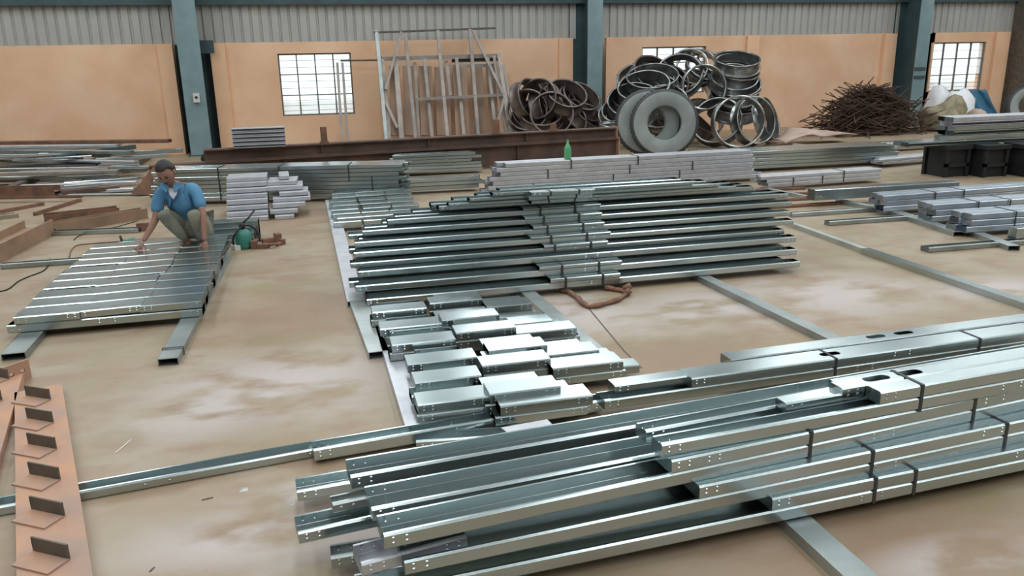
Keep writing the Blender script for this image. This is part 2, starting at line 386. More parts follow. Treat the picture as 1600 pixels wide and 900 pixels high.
# windows
def window(idx, R, lab, rows=3, cols=4):
    x0, x1, z0, z1 = R
    root = struct(bpy.data.objects.new('window_%d' % idx, None)); COL.objects.link(root); root['label'] = lab
    root.location = (x0, WY, z0); Wd, Hh = x1-x0, z1-z0; t = .03
    fr = MB()
    fr.box((0, .04, 0), (Wd, .1, t), M['winframe']); fr.box((0, .04, Hh-t), (Wd, .1, Hh), M['winframe'])
    fr.box((0, .04, t), (t, .1, Hh-t), M['winframe']); fr.box((Wd-t, .04, t), (Wd, .1, Hh-t), M['winframe']); fr.build('window_frame', root)
    for c in range(1, cols):
        m_ = MB(); m_.box((Wd*c/cols-.014, .045, t), (Wd*c/cols+.014, .09, Hh-t), M['winframe']); m_.build('mullion', root)
    for r_ in range(1, rows):
        m_ = MB(); m_.box((t, .05, Hh*r_/rows-.011), (Wd-t, .085, Hh*r_/rows+.011), M['winframe']); m_.build('transom', root)
    lv = MB()
    for r_ in range(rows):
        nb = 4 if r_ == 0 else (3 if idx == 1 else 2)
        for j in range(1, nb):
            z = Hh*(r_+j/nb)/rows; lv.box((t, .06, z-.004), (Wd-t, .072, z+.004), M['winframe'])
    tag(lv.build('louvre_bars', root), None, None, kind='stuff')
    pm = MB(); pm.box((.016, .075, .012), (Wd/cols-.016, .079, Hh/rows-.012), M['glass']); me = pm.mesh('pane')
    for c in range(cols):
        for r_ in range(rows):
            if idx == 3 and c == 3 and r_ == 0: continue
            link('pane', me, root, (Wd*c/cols, 0, Hh*r_/rows))
window(1, W1, 'wide barred window left of the leaning steel frames')
window(2, W2_, 'barred window half hidden behind the tall ring pile')
window(3, W3, 'barred window with a missing corner pane, right of the column')
# columns
def column(px0, px1, Y, label, lean=0):
    a = PY(px0, 120, Y).x; c = PY(px1, 120, Y).x; cx = (a+c)/2; w = c-a
    r_ = empty('steel_column', (cx, Y, 0), label, 'column')
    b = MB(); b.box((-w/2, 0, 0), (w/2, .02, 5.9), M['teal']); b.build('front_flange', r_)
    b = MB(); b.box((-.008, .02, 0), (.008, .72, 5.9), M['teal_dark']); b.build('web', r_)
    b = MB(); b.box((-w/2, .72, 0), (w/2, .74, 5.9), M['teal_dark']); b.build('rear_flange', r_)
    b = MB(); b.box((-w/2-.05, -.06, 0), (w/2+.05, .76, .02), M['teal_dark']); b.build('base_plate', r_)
    return r_
c1 = column(283, 318, 17.45, 'blue grey steel column left of the wide window')
c2 = column(918, 941, 17.3, 'teal steel column between the two piles of rings')
c3 = column(1427, 1446, 17.3, 'dark teal steel column behind the rusty rod heap')
for r_, s_ in ((c2, -1), (c3, -1)):
    b = MB(); b.box((-.42 if r_ is c3 else -.36, .74, 0), (-.12, .78, 4.6), M['teal_dark']); b.build('side_plate', r_)
b = MB(); b.box((-.06, -.03, 0), (.06, .03, .18), M['white']); b.box((-.025, -.04, .08), (.025, -.03, .12), M['black'])
p = PY(308, 160, 17.42); tag(b.build('switch_box', loc=(p.x, 17.418, p.z)), 'small off white switch box fixed to the left column', 'switch')
for z in (PY(1445, 107, 17.2).z, PY(1445, 120, 17.2).z):
    b = MB(); b.box((-.17, -.03, -.03), (.14, 0, .03), M['teal_dark']); o = b.build('pipe_clamp', c3, loc=(0, 0, z))
b = MB(); b.box((0, .28, 0), (.28, .34, .25), M['teal_dark']); b.build('bracket', c1, loc=(.16, 0, 2.0))
b = MB(); x_ = PY(1593, 100, 17.6).x; b.box((0, 0, 0), (.3, .5, 5.6), M['primer_dark']); tag(b.build('steel_column', loc=(x_, 17.5, 0)), 'brown steel column at the right edge behind the tyre', 'column')
# ================================================================== FOREGROUND STACK
SL = .07
def xr(p, X): return Vector((X, p.y+(X-p.x)*SL, p.z))
HB = .055; Z0 = .05
def fg(pa, pb, zt, label, ext=None, w=.12, h=HB, way='up', holes=(), **k):
    a, c = P(*pa, zt), P(*pb, zt); a.z -= h; c.z -= h
    if ext is not None:
        d = (c-a); c = a+d*((ext-a.x)/d.x)
    return chan(a, c, w=w, h=h, way=way, label=label, holes=holes, **k)
# single rail lying on the floor to the left
rail = fg((-60, 803), (500, 700), .045, 'long single channel on the floor passing under the rusty cleat beams', w=.10, h=.045, ext=-.04)
E_ = 4.5
fA1 = fg((490, 703), (940, 626), .08, 'far channel reaching left to meet the floor rail, front bundle stack', h=.062, w=.10)
fA2 = fg((945, 626), (1600, 533), .11, 'rearmost lower channel of the front stack, under the wide boxed pair', ext=E_)
fB0 = fg((464, 768), (600, 744), .10, 'short channel end poking out lowest at left of the front stack', h=.05, ext=E_-.3, w=.12)
fB = fg((548, 745), (990, 667), .27+HB, 'dimpled channel with the white plate lying beside it, front stack', ext=E_-.2, w=.15)
fC0 = fg((520, 788), (590, 773), .25, 'dark narrow channel end between two open ends, front stack', h=.04, ext=.95, w=.07, m='galv_dull')
fC1 = fg((581, 796), (1000, 715), .27+HB, 'dark teal inner channel in the middle of the front stack', ext=E_-.5, w=.17, h=.05)
fC2 = fg((466, 833), (590, 806), .16, 'open channel end jutting furthest left near the bottom, front stack', h=.05, ext=E_-.5, w=.13)
fD = fg((600, 837), (1070, 737), .27+HB, 'long open channel above the silver end box, front stack', ext=E_-.3, w=.135)
fE0 = fg((517, 872), (590, 860), .10, 'short dark channel end at bottom left of the front stack', h=.05, ext=1.6, w=.09, m='galv_dull')
fE1 = fg((565, 882), (632, 864), .16+HB-.003, 'bright silver channel end at the lower left of the front stack', h=.05, ext=.42, w=.13, m='galv_pale')
fE = fg((632, 878), (1060, 788), .16+HB, 'second long channel from the nearest edge of the front stack', ext=E_-.4, w=.14)
fF = fg((560, 932), (1160, 809), .11, 'nearest long lower channel along the front of the front stack', ext=E_-.4, w=.13)
# inner nested webs
# upper layer: inverted channels strapped on top of the lower ones
zt = Z0+2*HB
def over(host, px, py, label, w, xe, way='down', dy=0.0, layer=1, holes=(), h=HB):
    """channel lying on top of a lower host channel from the pixel of its left end"""
    z = host.location.z+HB*layer; p = P(px, py, z+h); ang = host.rotation_euler.z
    a = Vector((p.x, 0, z)); hl = host.location; a.y = hl.y+(a.x-hl.x)*math.tan(ang)+dy
    c = Vector((xe, hl.y+(xe-hl.x)*math.tan(ang)+dy, z))
    return chan(a, c, w=w, h=h, way=way, label=label, holes=holes)
uG1 = over(fA2, 955, 597, 'small boxed channel end nearest the heap of short pieces', .10, 2.4, dy=.05, h=.05)
uG2 = over(fA2, 1077, 588, 'wide inverted channel on the rearmost bundle, bright highlight on top', .15, E_, dy=.0, holes=(.9,))
uG3 = over(fA2, 1140, 560, 'inverted channel at the very back of the front stack', .12, E_, dy=.17, holes=(1.0, 1.2))
uG4 = over(fA2, 1132, 556, 'lower rear channel showing a black open end, front stack', .12, E_, dy=.17, layer=0, way='down')
# K/J block between the rear bundle and the middle
zK = .105
aK = fg((1035, 695), (1600, 592), .38+HB, 'open channel carrying the two holed boxes, front stack', ext=E_, w=.082, h=HB)
aK0 = fg((1010, 674), (1230, 632), .43, 'pale open channel beside the dark gap, front stack', ext=E_, w=.085, h=.05)
def onK(px, py, label, w, dy, holes=(), z=.38+HB, h=.055, xe=E_):
    p = P(px, py, z+h); hl = aK.location; t = math.tan(aK.rotation_euler.z)
    return chan((p.x, hl.y+(p.x-hl.x)*t+dy, z), (xe, hl.y+(xe-hl.x)*t+dy, z), w=w, h=h, way='down', label=label, holes=holes)
uJ2 = onK(1375, 612, 'front box of the holed pair on top of the front stack', .08, .0)
uJ1 = onK(1307, 601, 'rear box of the pair with oval holes on the front stack', .078, .086, holes=(.2, .37, 1.6))
uJ3 = onK(1225, 628, 'lower inverted channel end under the rear holed box', .07, .086, z=.432, h=.035)
fM = over(fD, 1100, 712, 'inverted upper channel above the dark slot, middle bundle of front stack', .13, E_-.3)
fM0 = over(fD, 1050, 720, 'short stub of channel just left of the middle bundle, front stack', .125, fM.location.x-.004)
fN = over(fE, 1095, 762, 'upper inverted channel of the second bundle from the near edge', .13, E_-.4)
fO = over(fF, 1210, 782, 'upper inverted channel of the nearest bundle, front stack', .13, E_-.4)
for i, (y_, z_, x_) in enumerate([(2.56, .16, 1.35), (2.72, .05, 1.3), (2.72, .16, 1.4), (2.62, .325, 2.2)]):
    chan((x_, y_+x_*SL, z_), (E_-.2, y_+(E_-.2)*SL, z_), w=.14, h=.107 if z_ < .3 else .052, way='down', label='%s hidden inner channel behind the near faces of the front stack' % ORD[i])
# plates lying in the gaps
for (pts, z, lab, mm) in (([(783, 668), (855, 655), (868, 668), (800, 681)], .20, 'bright flat plate lying between the two rear bundles', 'galv_pale'),
                      ([(820, 716), (925, 697), (926, 708), (822, 727)], .20, 'pale flat plate lying in the gap of the front stack', 'galv_pale')):
    q = [P(x, y, z) for x, y in pts]; b = MB(); b.add(q+[v-Vector((0, 0, .004)) for v in q], [(0, 1, 2, 3), (7, 6, 5, 4), (0, 4, 5, 1), (1, 5, 6, 2), (2, 6, 7, 3), (3, 7, 4, 0)], M[mm])
    tag(b.build('flat_plate'), lab, 'plate')
cr = top((650, 690), (815, 678), .055, .045, w=.10, label='short channel lying askew in the gap behind the dimpled channel')
# straps on the front stack
def strap_at(o, px, py, w, h, lab, z0=0.0):
    p = P(px, py, o.location.z+h+z0); ang = o.rotation_euler.z; x = (p.x-o.location.x)/math.cos(ang); strap(o, x, w, h, lab, z0)
strap_at(uG2, 1303, 558, .15, HB*2, 'strap on the rearmost boxed pair, left one', -HB)
strap_at(uG2, 1532, 529, .15, HB*2, 'strap on the rearmost boxed pair, right one', -HB)
strap_at(uJ2, 1443, 602, .168, .115, 'strap around the two holed boxes', -.06)
strap_at(fM, 1278, 682, .135, HB*2, 'left strap on the middle bundle of the front stack', -HB)
strap_at(fM, 1545, 632, .13, HB*2, 'right strap on the middle bundle of the front stack', -HB)
strap_at(fN, 1368, 707, .135, HB*2, 'left strap on the second bundle from the near edge', -HB)
strap_at(fN, 1575, 662, .135, HB*2, 'right strap on the second bundle from the near edge', -HB)
strap_at(fO, 1437, 738, .135, HB*2, 'strap on the nearest bundle where channels overlap', -HB)
strap_at(fO, 1376, 752, .135, HB*2, 'strap low on the nearest bundle of the front stack', -HB)
# bearers (square tubes) on the floor
def bearer(pa, pb, label, w=.12, h=.048, m='galv_dull', z=.048, open_=False):
    a, c = P(*pa, z), P(*pb, z); a.z = c.z = 0
    if a.y > c.y: a, c = c, a
    b = MB(); L = (c-a).length; t = .004
    prof_o = [(-w/2, 0), (w/2, 0), (w/2, h), (-w/2, h)]; prof_i = [(-w/2+t, t), (w/2-t, t), (w/2-t, h-t), (-w/2+t, h-t)]
    vs = [(x, y, z_) for x in (0, L) for (y, z_) in prof_o+prof_i]
    fs = []
    for i in range(4):
        j = (i+1) % 4
        fs += [(i, j, j+8, i+8), (i+4, i+12, j+12, j+4), (i, i+4, j+4, j), (i+8, j+8, j+12, i+12)]
    b.add(vs, fs, M[m]); d = c-a
    o = b.build('bearer_tube', loc=a, rot=(0, 0, math.atan2(d.y, d.x)))
    return tag(o, label, 'steel tube')
bf = bearer((1190, 760), (1362, 915), 'floor bearer emerging from under the near front stack', w=.115)
strap(bf, .62, .121, .055, 'thin band crossing the bearer under the near stack', y0=-.0605)
bearer((1085, 424), (1330, 540), 'bearer tube running out from the middle stack towards the front stack', w=.10)
bearer((795, 430), (965, 575), 'bearer tube half hidden under the fan of short pieces', w=.11)
bearer((1222, 342), (1352, 388), 'thin far bearer leading away from the middle stack right end', w=.06, h=.045, z=.045)
bearer((1352, 388), (1640, 484), 'bright single tube lying right of the middle stack', w=.09, h=.05, m='galv')
bearer((516, 312), (556, 470), 'long pale bearer under the left ends of the middle stack', w=.13, m='galv_pale')
bearer((560, 470), (592, 549), 'bearer with a black open end beside the short pieces', w=.13)
bearer((596, 500), (652, 668), 'pale bearer under the left edge of the short pieces', w=.11, m='galv_pale')
# ================================================================== MIDDLE STACK (long channels)
rows = [(457, .100, 573, 1250), (436, .185, 556, 1246), (415, .265, 560, 1244), (402, .31, 548, 1226), (387, .375, 553, 1240), (372, .435, 555, 1236), (356, .50, 567, 1238), (342, .56, 606, 1234), (327, .62, 686, 1178)]
prev = .05; DX = (.26, .45)
for i, (y, zt_, xl, xrt) in enumerate(rows):
    hh = .05 if i < 3 else .042
    if i == 3: hh = .04
    z0 = zt_-hh if i else .05
    Y = P(915, y-19, zt_).y
    def Xat(px, Yv=Y, z=zt_):
        p = P(px, y-(px-700)*.087, z); return p.x*Yv/p.y
    xa, xb = Xat(xl), Xat(xrt); lab = ORD[i]
    chan((xa, Y, z0), (xb, Y, z0), w=.12, h=hh, label='front long channel, %s layer up in the middle stack' % lab)
    chan((xa+random.uniform(-.05, .12), Y+.14, z0), (xb+random.uniform(-.1, .02), Y+.14, z0), w=.13, h=hh, label='second long channel, %s layer up in the middle stack' % lab)
    if i > 1: chan((xa+random.uniform(-.05, .25), Y+.30, z0), (xb+random.uniform(-.2, .02), Y+.30, z0), w=.15, h=hh, label='third long channel, %s layer up in the middle stack' % lab)
    if i < 8:
        gap = rows[i+1][1]-(.05 if i+1 < 3 else .042)-zt_
        cx = Xat(918-i*6); ln = .31
        if gap > .012:
            for k_ in range(2):
                o3 = chan((cx-ln+random.uniform(-.06, .04), Y-.004+.15*k_, zt_), (cx+ln+random.uniform(-.04, .08), Y-.004+.15*k_, zt_), w=.13, h=gap, way='down', label='%s short strapped spacer on the %s layer, middle stack' % (('front', 'rear')[k_], lab), name='short_channel', dim=False)
                if k_ == 0:
                    for j, dx in enumerate((-.18, .13)):
                        strap(o3, cx+dx-o3.location.x, .28, hh+gap, '%s strap round the %s layer of the middle stack' % (('left', 'right')[j], lab), z0=-hh, y0=-.004)
# upper set-back layers
for i in range(3):
    zt_ = .658+.038*i; yy = 308-6*i; Y = P(870, yy, zt_).y+.02
    xa, xb = P(822-4*(i % 2), yy, zt_).x, P(915+5*i, yy-3, zt_).x
    ra, rb = P((700, 735, 775, 812)[i], yy+8, zt_).x, P((1160, 1130, 1080, 1030)[i], yy-16, zt_).x
    chan((ra, Y+.02, zt_-.036), (rb, Y+.02, zt_-.036), w=.13, h=.03, m='galv', label='long thin channel, %s set-back layer on top of the middle stack' % ORD[i])
    if i: chan((ra+.1, Y+.18, zt_-.036), (rb-.06, Y+.18, zt_-.036), w=.15, h=.03, m='galv', label='rear thin channel, %s set-back layer on top of the middle stack' % ORD[i])
    o = chan((xa, Y-.10, zt_-.036), (xb, Y-.10, zt_-.036), w=.11, h=.036, way='down', label='strapped short piece, %s set-back layer of the middle stack' % ORD[i], name='short_channel')
    for j, q in enumerate((.3, .75)):
        strap(o, (xb-xa)*q, .11, .036, '%s strap on the %s set-back layer of the middle stack' % (('left', 'right')[j], ORD[i]))
# ================================================================== FAN OF SHORT PIECES
fan = [  # rows from the back: left, middle, right piece (front-top pixels)
 [((582, 488), (668, 482)), ((670, 471), (757, 470)), ((760, 479), (832, 475))],
 [((594, 513), (692, 507)), ((690, 499), (780, 493)), ((783, 507), (866, 502))],
 [((612, 538), (713, 529)), ((712, 519), (806, 512)), ((807, 521), (903, 514))],
 [((636, 567), (746, 560)), ((762, 546), (858, 541)), ((856, 555), (938, 548))],
 [((648, 596), (755, 588)), ((753, 571), (862, 562)), ((864, 576), (977, 566))],
 [((652, 630), (764, 622)), ((762, 610), (880, 608)), ((780, 632), (930, 620))],
]
SIDE = ['left', 'middle', 'right']
ZF = .05
for r_, row in enumerate(fan):
    for c_, (pa, pb) in enumerate(row):
        zt_ = ZF+(.13 if c_ == 1 else .105)
        a, c = P(*pa, zt_), P(*pb, zt_); a.y = c.y = (a.y+c.y)/2+random.uniform(-.01, .01); a.z = c.z = zt_-.055
        jit = random.uniform(-.03, .03)
        way = 'down'
        chan(a, c, w=.165, h=.055, way=way, m='galv', label='%s short piece in the %s row of the fan, counted from the middle stack' % (SIDE[c_], ORD[r_]), name='short_channel')
        a2 = a+Vector((jit, .0, 0)); a2.z = ZF; c2_ = c+Vector((jit, .0, 0)); c2_.z = ZF
        chan(a2, c2_, w=.15, h=zt_-.055-ZF, m='galv_dull' if c_ == 0 else 'galv', label='lower %s short piece in the %s row of the fan' % (SIDE[c_], ORD[r_]), name='short_channel')
        a4 = a+Vector((random.uniform(-.02, .08), .17, -.02)); c4 = c+Vector((random.uniform(-.08, .02), .17, -.02))
        chan(a4, c4, w=.13, h=.05, way='down' if c_ else 'up', m='galv', label='rear %s short piece in the %s row of the fan' % (SIDE[c_], ORD[r_]), name='short_channel')
tag(chan(P(944, 588, .05), P(1000, 583, .05), w=.12, h=.05, way='down', name='short_channel'), 'white topped short piece at the fan corner beside the box end', 'steel channel')
# small fan behind the left ends of the middle stack
for r_ in range(9):
    yy = 347-6.3*r_; x0 = 525-1.5*r_
    for c_ in range(3):
        if r_ > 7 and c_ == 0: continue
        xa = x0+c_*44+random.uniform(-4, 4); zt_ = .11+.03*(r_ % 2)+.012*(c_ == 1)
        a, c = P(xa, yy-c_*3, zt_), P(xa+43, yy-c_*3-2, zt_)
        a.y = c.y = (a.y+c.y)/2; a.z = c.z = .05
        chan(a, c, w=.17, h=zt_-.05, way='down', m='galv', label='%s short piece, %s row of the small far fan' % (SIDE[c_], ORD[r_]), name='short_channel')
# ================================================================== LEFT PANEL OF SHORT CHANNELS
cols_ = [(-2.05, -1.66), (-1.67, -1.25), (-1.26, -.86)]
Y0 = P(170, 505, .17).y
for r_ in range(10):
    Y = 5.86+.24*r_
    dyy = [random.uniform(-.02, .02) for _ in range(3)]
    for c_, (xa, xb) in enumerate(cols_):
        j = random.uniform(-.03, .02); z = .11+random.uniform(0, .004)+(.006 if c_ == 1 else 0)
        chan((xa+(j if c_ else j*.6), Y+dyy[c_], z-(.008 if c_ == 1 else 0)), (xb+.02+(j if c_ < 2 else 0), Y+dyy[c_], z), w=.205, h=.055, way='down', m='galv', label='%s short channel, %s row from the near end of the left rack' % (SIDE[c_], ORD[r_]), name='short_channel')
    chan((-2.12+random.uniform(-.02, .03), Y+.01, .05), (-.84, Y+.01, .05), w=.16, h=.058, m='galv_dull' if r_ else 'galv', label='long lower channel, %s row from the near end of the left rack' % ORD[r_])
bearer((20, 552), (160, 400), 'left bearer under the left rack, open square end showing', w=.14)
bl = bearer((262, 560), (352, 395), 'right bearer under the left rack, banded near its end', w=.12)
strap(bl, .18, .126, .055, 'dark band near the end of the left rack bearer', y0=-.063)
top((0, 413), (158, 402), .05, .05, w=.08, m='galv_dull', label='single dull channel on the floor left of the rack')
top((70, 362), (215, 357), .05, .05, w=.10, m='galv', label='single bright channel on the floor beyond the cable')
for i, (pa, pb, zz, w_) in enumerate([((178, 389), (342, 382), .08, .16), ((186, 378), (335, 372), .07, .14)]):
    top(pa, pb, zz, zz, w=w_, way='down', label=('channel the man squats on, behind the left rack', 'channel just behind the one the man squats on')[i])
# ================================================================== STACKS BEHIND THE MAN
for r_ in range(4):
    zt_ = .22-.05*r_
    pa = (300-r_*4, 350+r_*9); pb = (402-r_*3, 345+r_*10)
    a, c = P(*pa, zt_), P(*pb, zt_); a.y = c.y = (a.y+c.y)/2; a.z = c.z = 0.0 if r_ == 3 else .0
    chan((a.x, a.y, 0), (c.x, a.y, 0), w=.2, h=zt_, way='down', m='galv', label='channel in the %s step of the pile right behind the man' % ORD[r_])
for r_ in range(8):
    Yb = 9.75+.075*r_; sh_ = [.0, .05, .12, .16, .15, .10, .02, -.06][r_]
    for c_ in range(2):
        xa = -1.0+c_*(.50+random.uniform(-.05, .12)); xb = xa+.47 if c_ == 0 else -.22+sh_+random.uniform(-.03, .03)
        chan((xa, Yb+random.uniform(0, .02), .058*r_), (xb, Yb+random.uniform(0, .02), .058*r_), w=.4, h=.05 if (r_+c_) % 3 else .055, way='down', m='galv_pale', dim=False, label='%s whitish piece, %s layer up in the pale pile behind the man' % (('left', 'right')[c_], ORD[r_]), name='short_channel')
# ================================================================== BACK STACKS
def stack(px0, px1, ybot, Lr, layers, deep, lab, h=.055, w=.12, m='galv_pale', stag=.15, slope=None, zb=.05, straps=(), gap=.004, way='up', top_less=0):
    """bundled stack; bottom front edge at pixels (px0,ybot[0])-(px1,ybot[1])"""
    a, c = P(px0, ybot[0], zb), P(px1, ybot[1], zb); d = (c-a); u = d.normalized(); nrm = Vector((-u.y, u.x, 0))
    host = None
    for l in range(layers):
        for k_ in range(deep):
            if l < layers-1 and k_ > 1: continue
            s0 = random.uniform(-stag, stag)+(l*top_less); s1 = random.uniform(-stag, stag)-(l*top_less)
            off = nrm*((w+gap)*k_+random.uniform(0, .012)) if l or k_ else Vector((0, 0, 0))
            q = a+u*s0+off; r2 = c+u*s1+off; q.z = r2.z = zb+l*h
            depthw = ('front', 'second', 'third', 'fourth')[k_]
            o = chan(q, r2, w=w, h=h-.003, m=m, dim=False, way=way if l < layers-1 else 'down', label='%s channel, %s layer up, %s' % (depthw, ORD[l], lab))
            if l == 0 and k_ == 0: host = o
    for j, (px, l0, l1) in enumerate(straps):
        p = P(px, (ybot[0]+ybot[1])/2, zb); xx = (p-host.location).dot(u)
        strap(host, xx, w*2+gap+.014, (l1-l0)*h, '%s strap from the left on %s' % (ORD[j], lab), z0=l0*h, y0=-.004)
    bt = MB()
    return host
stack(243, 632, (316, 306), 0, 8, 3, 'the tall grey stack behind the man', m='galv', h=.054, w=.14, stag=.07, straps=((350, 0, 8), (440, 4, 8), (462, 1, 5), (545, 4, 8), (580, 1, 5)))
stack(635, 752, (299, 293), 0, 3, 2, 'the low stack right of the tall grey stack', m='galv', h=.055, stag=.04)
stack(620, 745, (272, 266), 0, 6, 2, 'the stack against the rusty girder', m='galv', h=.05, stag=.12)
stack(762, 1190, (305, 277), 0, 7, 2, 'the pale strapped stack below the bottle', m='galv_pale', h=.058, w=.14, stag=.09, straps=((815, 0, 2), (840, 3, 5), (880, 5, 7), (955, 1, 3), (985, 3, 5), (1000, 5, 7), (1080, 1, 3), (1105, 3, 5)), top_less=.04)
stack(1195, 1372, (293, 280), 0, 3, 2, 'the long grey stack right of the pale one', m='galv_pale', h=.05, stag=.08, straps=((1225, 0, 2), (1285, 0, 2), (1330, 0, 3)))
stack(1110, 1400, (268, 252), 0, 5, 3, 'the low wide stack in front of the upright tyre', m='galv', h=.055, w=.2, stag=.1)
stack(1375, 1500, (258, 246), 0, 2, 2, 'the loose strips beside the rod heap', m='galv_pale', h=.045, stag=.2)
stack(1290, 1500, (240, 226), 0, 2, 2, 'the flat strips before the brown sheet', m='galv', h=.06, stag=.25)
# box bundles on the right
def boxes(rows_, lab0):
    for i, (pa, pb, zt_, h, w, m, lab) in enumerate(rows_):
        lift = 1.3 if zt_ > .06 else 1; h *= lift; zt_ *= lift
        a, c = P(*pa, zt_), P(*pb, zt_); a.z = c.z = zt_-h
        chan(a, c, w=w, h=h, way='down', m=m, label=lab)
boxes([((1274, 297), (1500, 284), .16, .10, .16, 'galv', 'rearmost left bundle channel on the right side of the hall'),
       ((1590, 357), (1680, 350), .12, .12, .10, 'galv', 'channel end cut by the right picture edge'),
       ((1590, 366), (1680, 360), .05, .05, .12, 'galv_dull', 'low channel end cut by the right picture edge')], '')
stack(1385, 1640, (331, 311), 0, 3, 2, 'the second right bundle', m='galv_blue', h=.062, w=.13, stag=.06, straps=((1440, 0, 3), (1500, 1, 3)))
stack(1458, 1660, (347, 332), 0, 3, 2, 'the third right bundle', m='galv_blue', h=.062, w=.13, stag=.05, straps=((1515, 0, 3), (1580, 1, 3)))
stack(1512, 1680, (364, 352), 0, 3, 2, 'the nearest right bundle', m='galv_blue', h=.062, w=.13, stag=.04, straps=((1580, 0, 3),))
top((1296, 346), (1455, 335), .05, .05, w=.09, m='galv_dull', label='single long channel on the floor before the right bundles')
top((1238, 333), (1400, 322), .05, .05, w=.07, m='galv_dull', label='single channel on the floor right of the middle stack end')
top((1452, 387), (1650, 371), .05, .05, w=.11, m='galv_dull', label='nearest single channel on the floor at the right')
for i, (x0, y0, x1, y1) in enumerate([(1120, 308, 1290, 299), (1145, 316, 1350, 303), (1180, 324, 1330, 314), (1100, 300, 1260, 292)]):
    top((x0, y0), (x1, y1), .035, .035, w=.05, m='rust', label='thin brown bar on the floor, %s of four right of the middle stack' % ORD[i], cat='steel bar', name='steel_bar')
tag(chan(P(1140, 334, .0), P(1182, 330, .0), w=.12, h=.03, way='down', m='galv_pale', dim=False), 'bright white strip lying near the middle stack right end', 'steel channel')
bearer((1310, 311), (1400, 329), 'short bearer under the second right bundle', w=.09)
bearer((1395, 328), (1500, 362), 'bearer under the left ends of the right bundles', w=.13)
bearer((1510, 356), (1585, 384), 'nearest bearer under the right bundles', w=.11)
bearer((1040, 289), (1112, 316), 'bearer crossing behind the middle stack right half', w=.07)
bearer((1190, 292), (1262, 306), 'small bearer before the long grey stack', w=.07)
# raised stack at the far right on trestles blackened for the shade below
def seg(px, py, z): return P(px, py, z)
for i in range(3):
    px = (1495, 1555, 1625)[i]
    p = P(px, 277, 0); b = MB()
    b.box((-.22, 0, .40), (.22, .5, .46), M['black']); 
    for sx in (-.2, .16):
        for sy in (.02, .44): b.box((sx, sy, 0), (sx+.05, sy+.05, .40), M['black'])
    b.box((-.2, .02, .15), (.2, .06, .2), M['black']); b.box((-.17, .06, .0), (.17, .42, .4), M['black'])  # solid black fill stands for the deep shade under the stack
    tag(b.build('trestle', loc=p), 'trestle with black shade fill under the raised stack, %s from the left' % ORD[i], 'trestle')
pT = P(1480, 277, 0)
for l in range(6):
    for k_ in range(2):
        xa = pT.x+(.0 if l < 2 else (.05 if l < 4 else .05))+random.uniform(-.05, .05)-(.7 if l == 0 else 0)
        chan((xa, pT.y+.03+k_*.18, .46+l*.066), (xa+4, pT.y+.0+k_*.18, .46+l*.066), w=.17, h=.063, way='down' if l % 2 else 'front', m='galv_pale' if l > 3 else 'galv', dim=False, label='%s channel, %s layer of the raised stack on trestles' % (('front', 'rear')[k_], ORD[l]))
# light strips leaning across
for i, (pa, pb, z, wd, lab) in enumerate([((1435, 220), (1487, 227), .02, .08, 'bright strip leaning against the raised stack'), ((1400, 222), (1455, 218), .2, .08, 'bright strip lying before the rod heap'),
                                         ((1240, 225), (1375, 238), .14, .06, 'pale strip lying aslant over the low wide stack')]):
    b = MB(); b.bar(P(*pa, z), P(*pb, z), wd, .02, M['galv_pale']); tag(b.build('flat_strip'), lab, 'steel strip')
# pale box stack on the girder
pB = PY(365, 243, 13.9)
# ================================================================== RUSTY GIRDERS
def ibeam(a, c, h, w, m, label, t=.02, name='rusty_girder', post=None):
    a, c = Vector(a), Vector(c); d = c-a; L = d.length
    prof = [(0, 0), (w, 0), (w, t), (w/2+t/2, t), (w/2+t/2, h-t), (w, h-t), (w, h), (0, h), (0, h-t), (w/2-t/2, h-t), (w/2-t/2, t), (0, t)]
    r_ = empty(name, a, label, 'girder', math.atan2(d.y, d.x))
    b = MB(); b.prism(prof, L, m); b.build('beam', r_)
    for x in [L*f for f in (.25, .5, .75)]:
        b = MB(); b.box((x, .015, t), (x+.01, w/2-t/2, h-t), m); b.build('stiffener', r_)
    b = MB(); b.box((L, -.01, -.0), (L+.015, w+.01, h+.02), M['primer']); b.build('end_plate', r_)
    return r_
gA = P(238, 300, 0); gB = P(966, 249, 0)
ibeam(gA, gB, .38, .22, M['rust_dark'], 'long rusty girder lying on the floor behind the stacks')
a2 = gA.lerp(gB, .1)+Vector((0, .01, .382)); b2 = gA.lerp(gB, .995)+Vector((0, .01, .382))
ibeam(a2, b2, .185, .2, M['rust_dark'], 'upper rusty girder resting behind the long floor girder')
# timber blocks carrying the upper girder
for i, t_ in enumerate((.06, .35, .65, .94)):
    p = a2.lerp(b2, t_); b = MB(); b.box((-.1, .24, 0), (.1, .4, .3), M['rust']); tag(b.build('support_block', loc=(p.x, p.y, 0)), 'rusty block behind the long floor girder, %s from the left' % ORD[i], 'block')
for i, (px, y0, y1) in enumerate([(480, 200, 226), (752, 188, 220), (852, 194, 212)]):
    p = a2.lerp(b2, (px-312)/(966-312)); z1 = PY(px, y0, p.y).z
    b = MB(); b.box((-.05, .06, 0), (.05, .12, max(.08, z1-.568)), M['rust']); b.box((-.07, .03, 0), (.07, .15, .02), M['rust']); tag(b.build('steel_stub', loc=(p.x, p.y, .568)), 'rusty upright stub on the girder, %s from the left' % ORD[i], 'stub')
# rusty gusset at the left end of the girder
q = [PY(238, 262, 12.45), PY(205, 303, 12.3), PY(243, 303, 12.3), PY(262, 262, 12.45)]
b = MB(); b.add([v for v in q]+[v+Vector((0, .03, 0)) for v in q], [(0, 1, 2, 3), (7, 6, 5, 4), (0, 4, 5, 1), (1, 5, 6, 2), (2, 6, 7, 3), (3, 7, 4, 0)], M['rust'])
o = b.build('gusset_plate'); tag(o, 'rusty sloping plate left of the tall grey stack', 'plate')
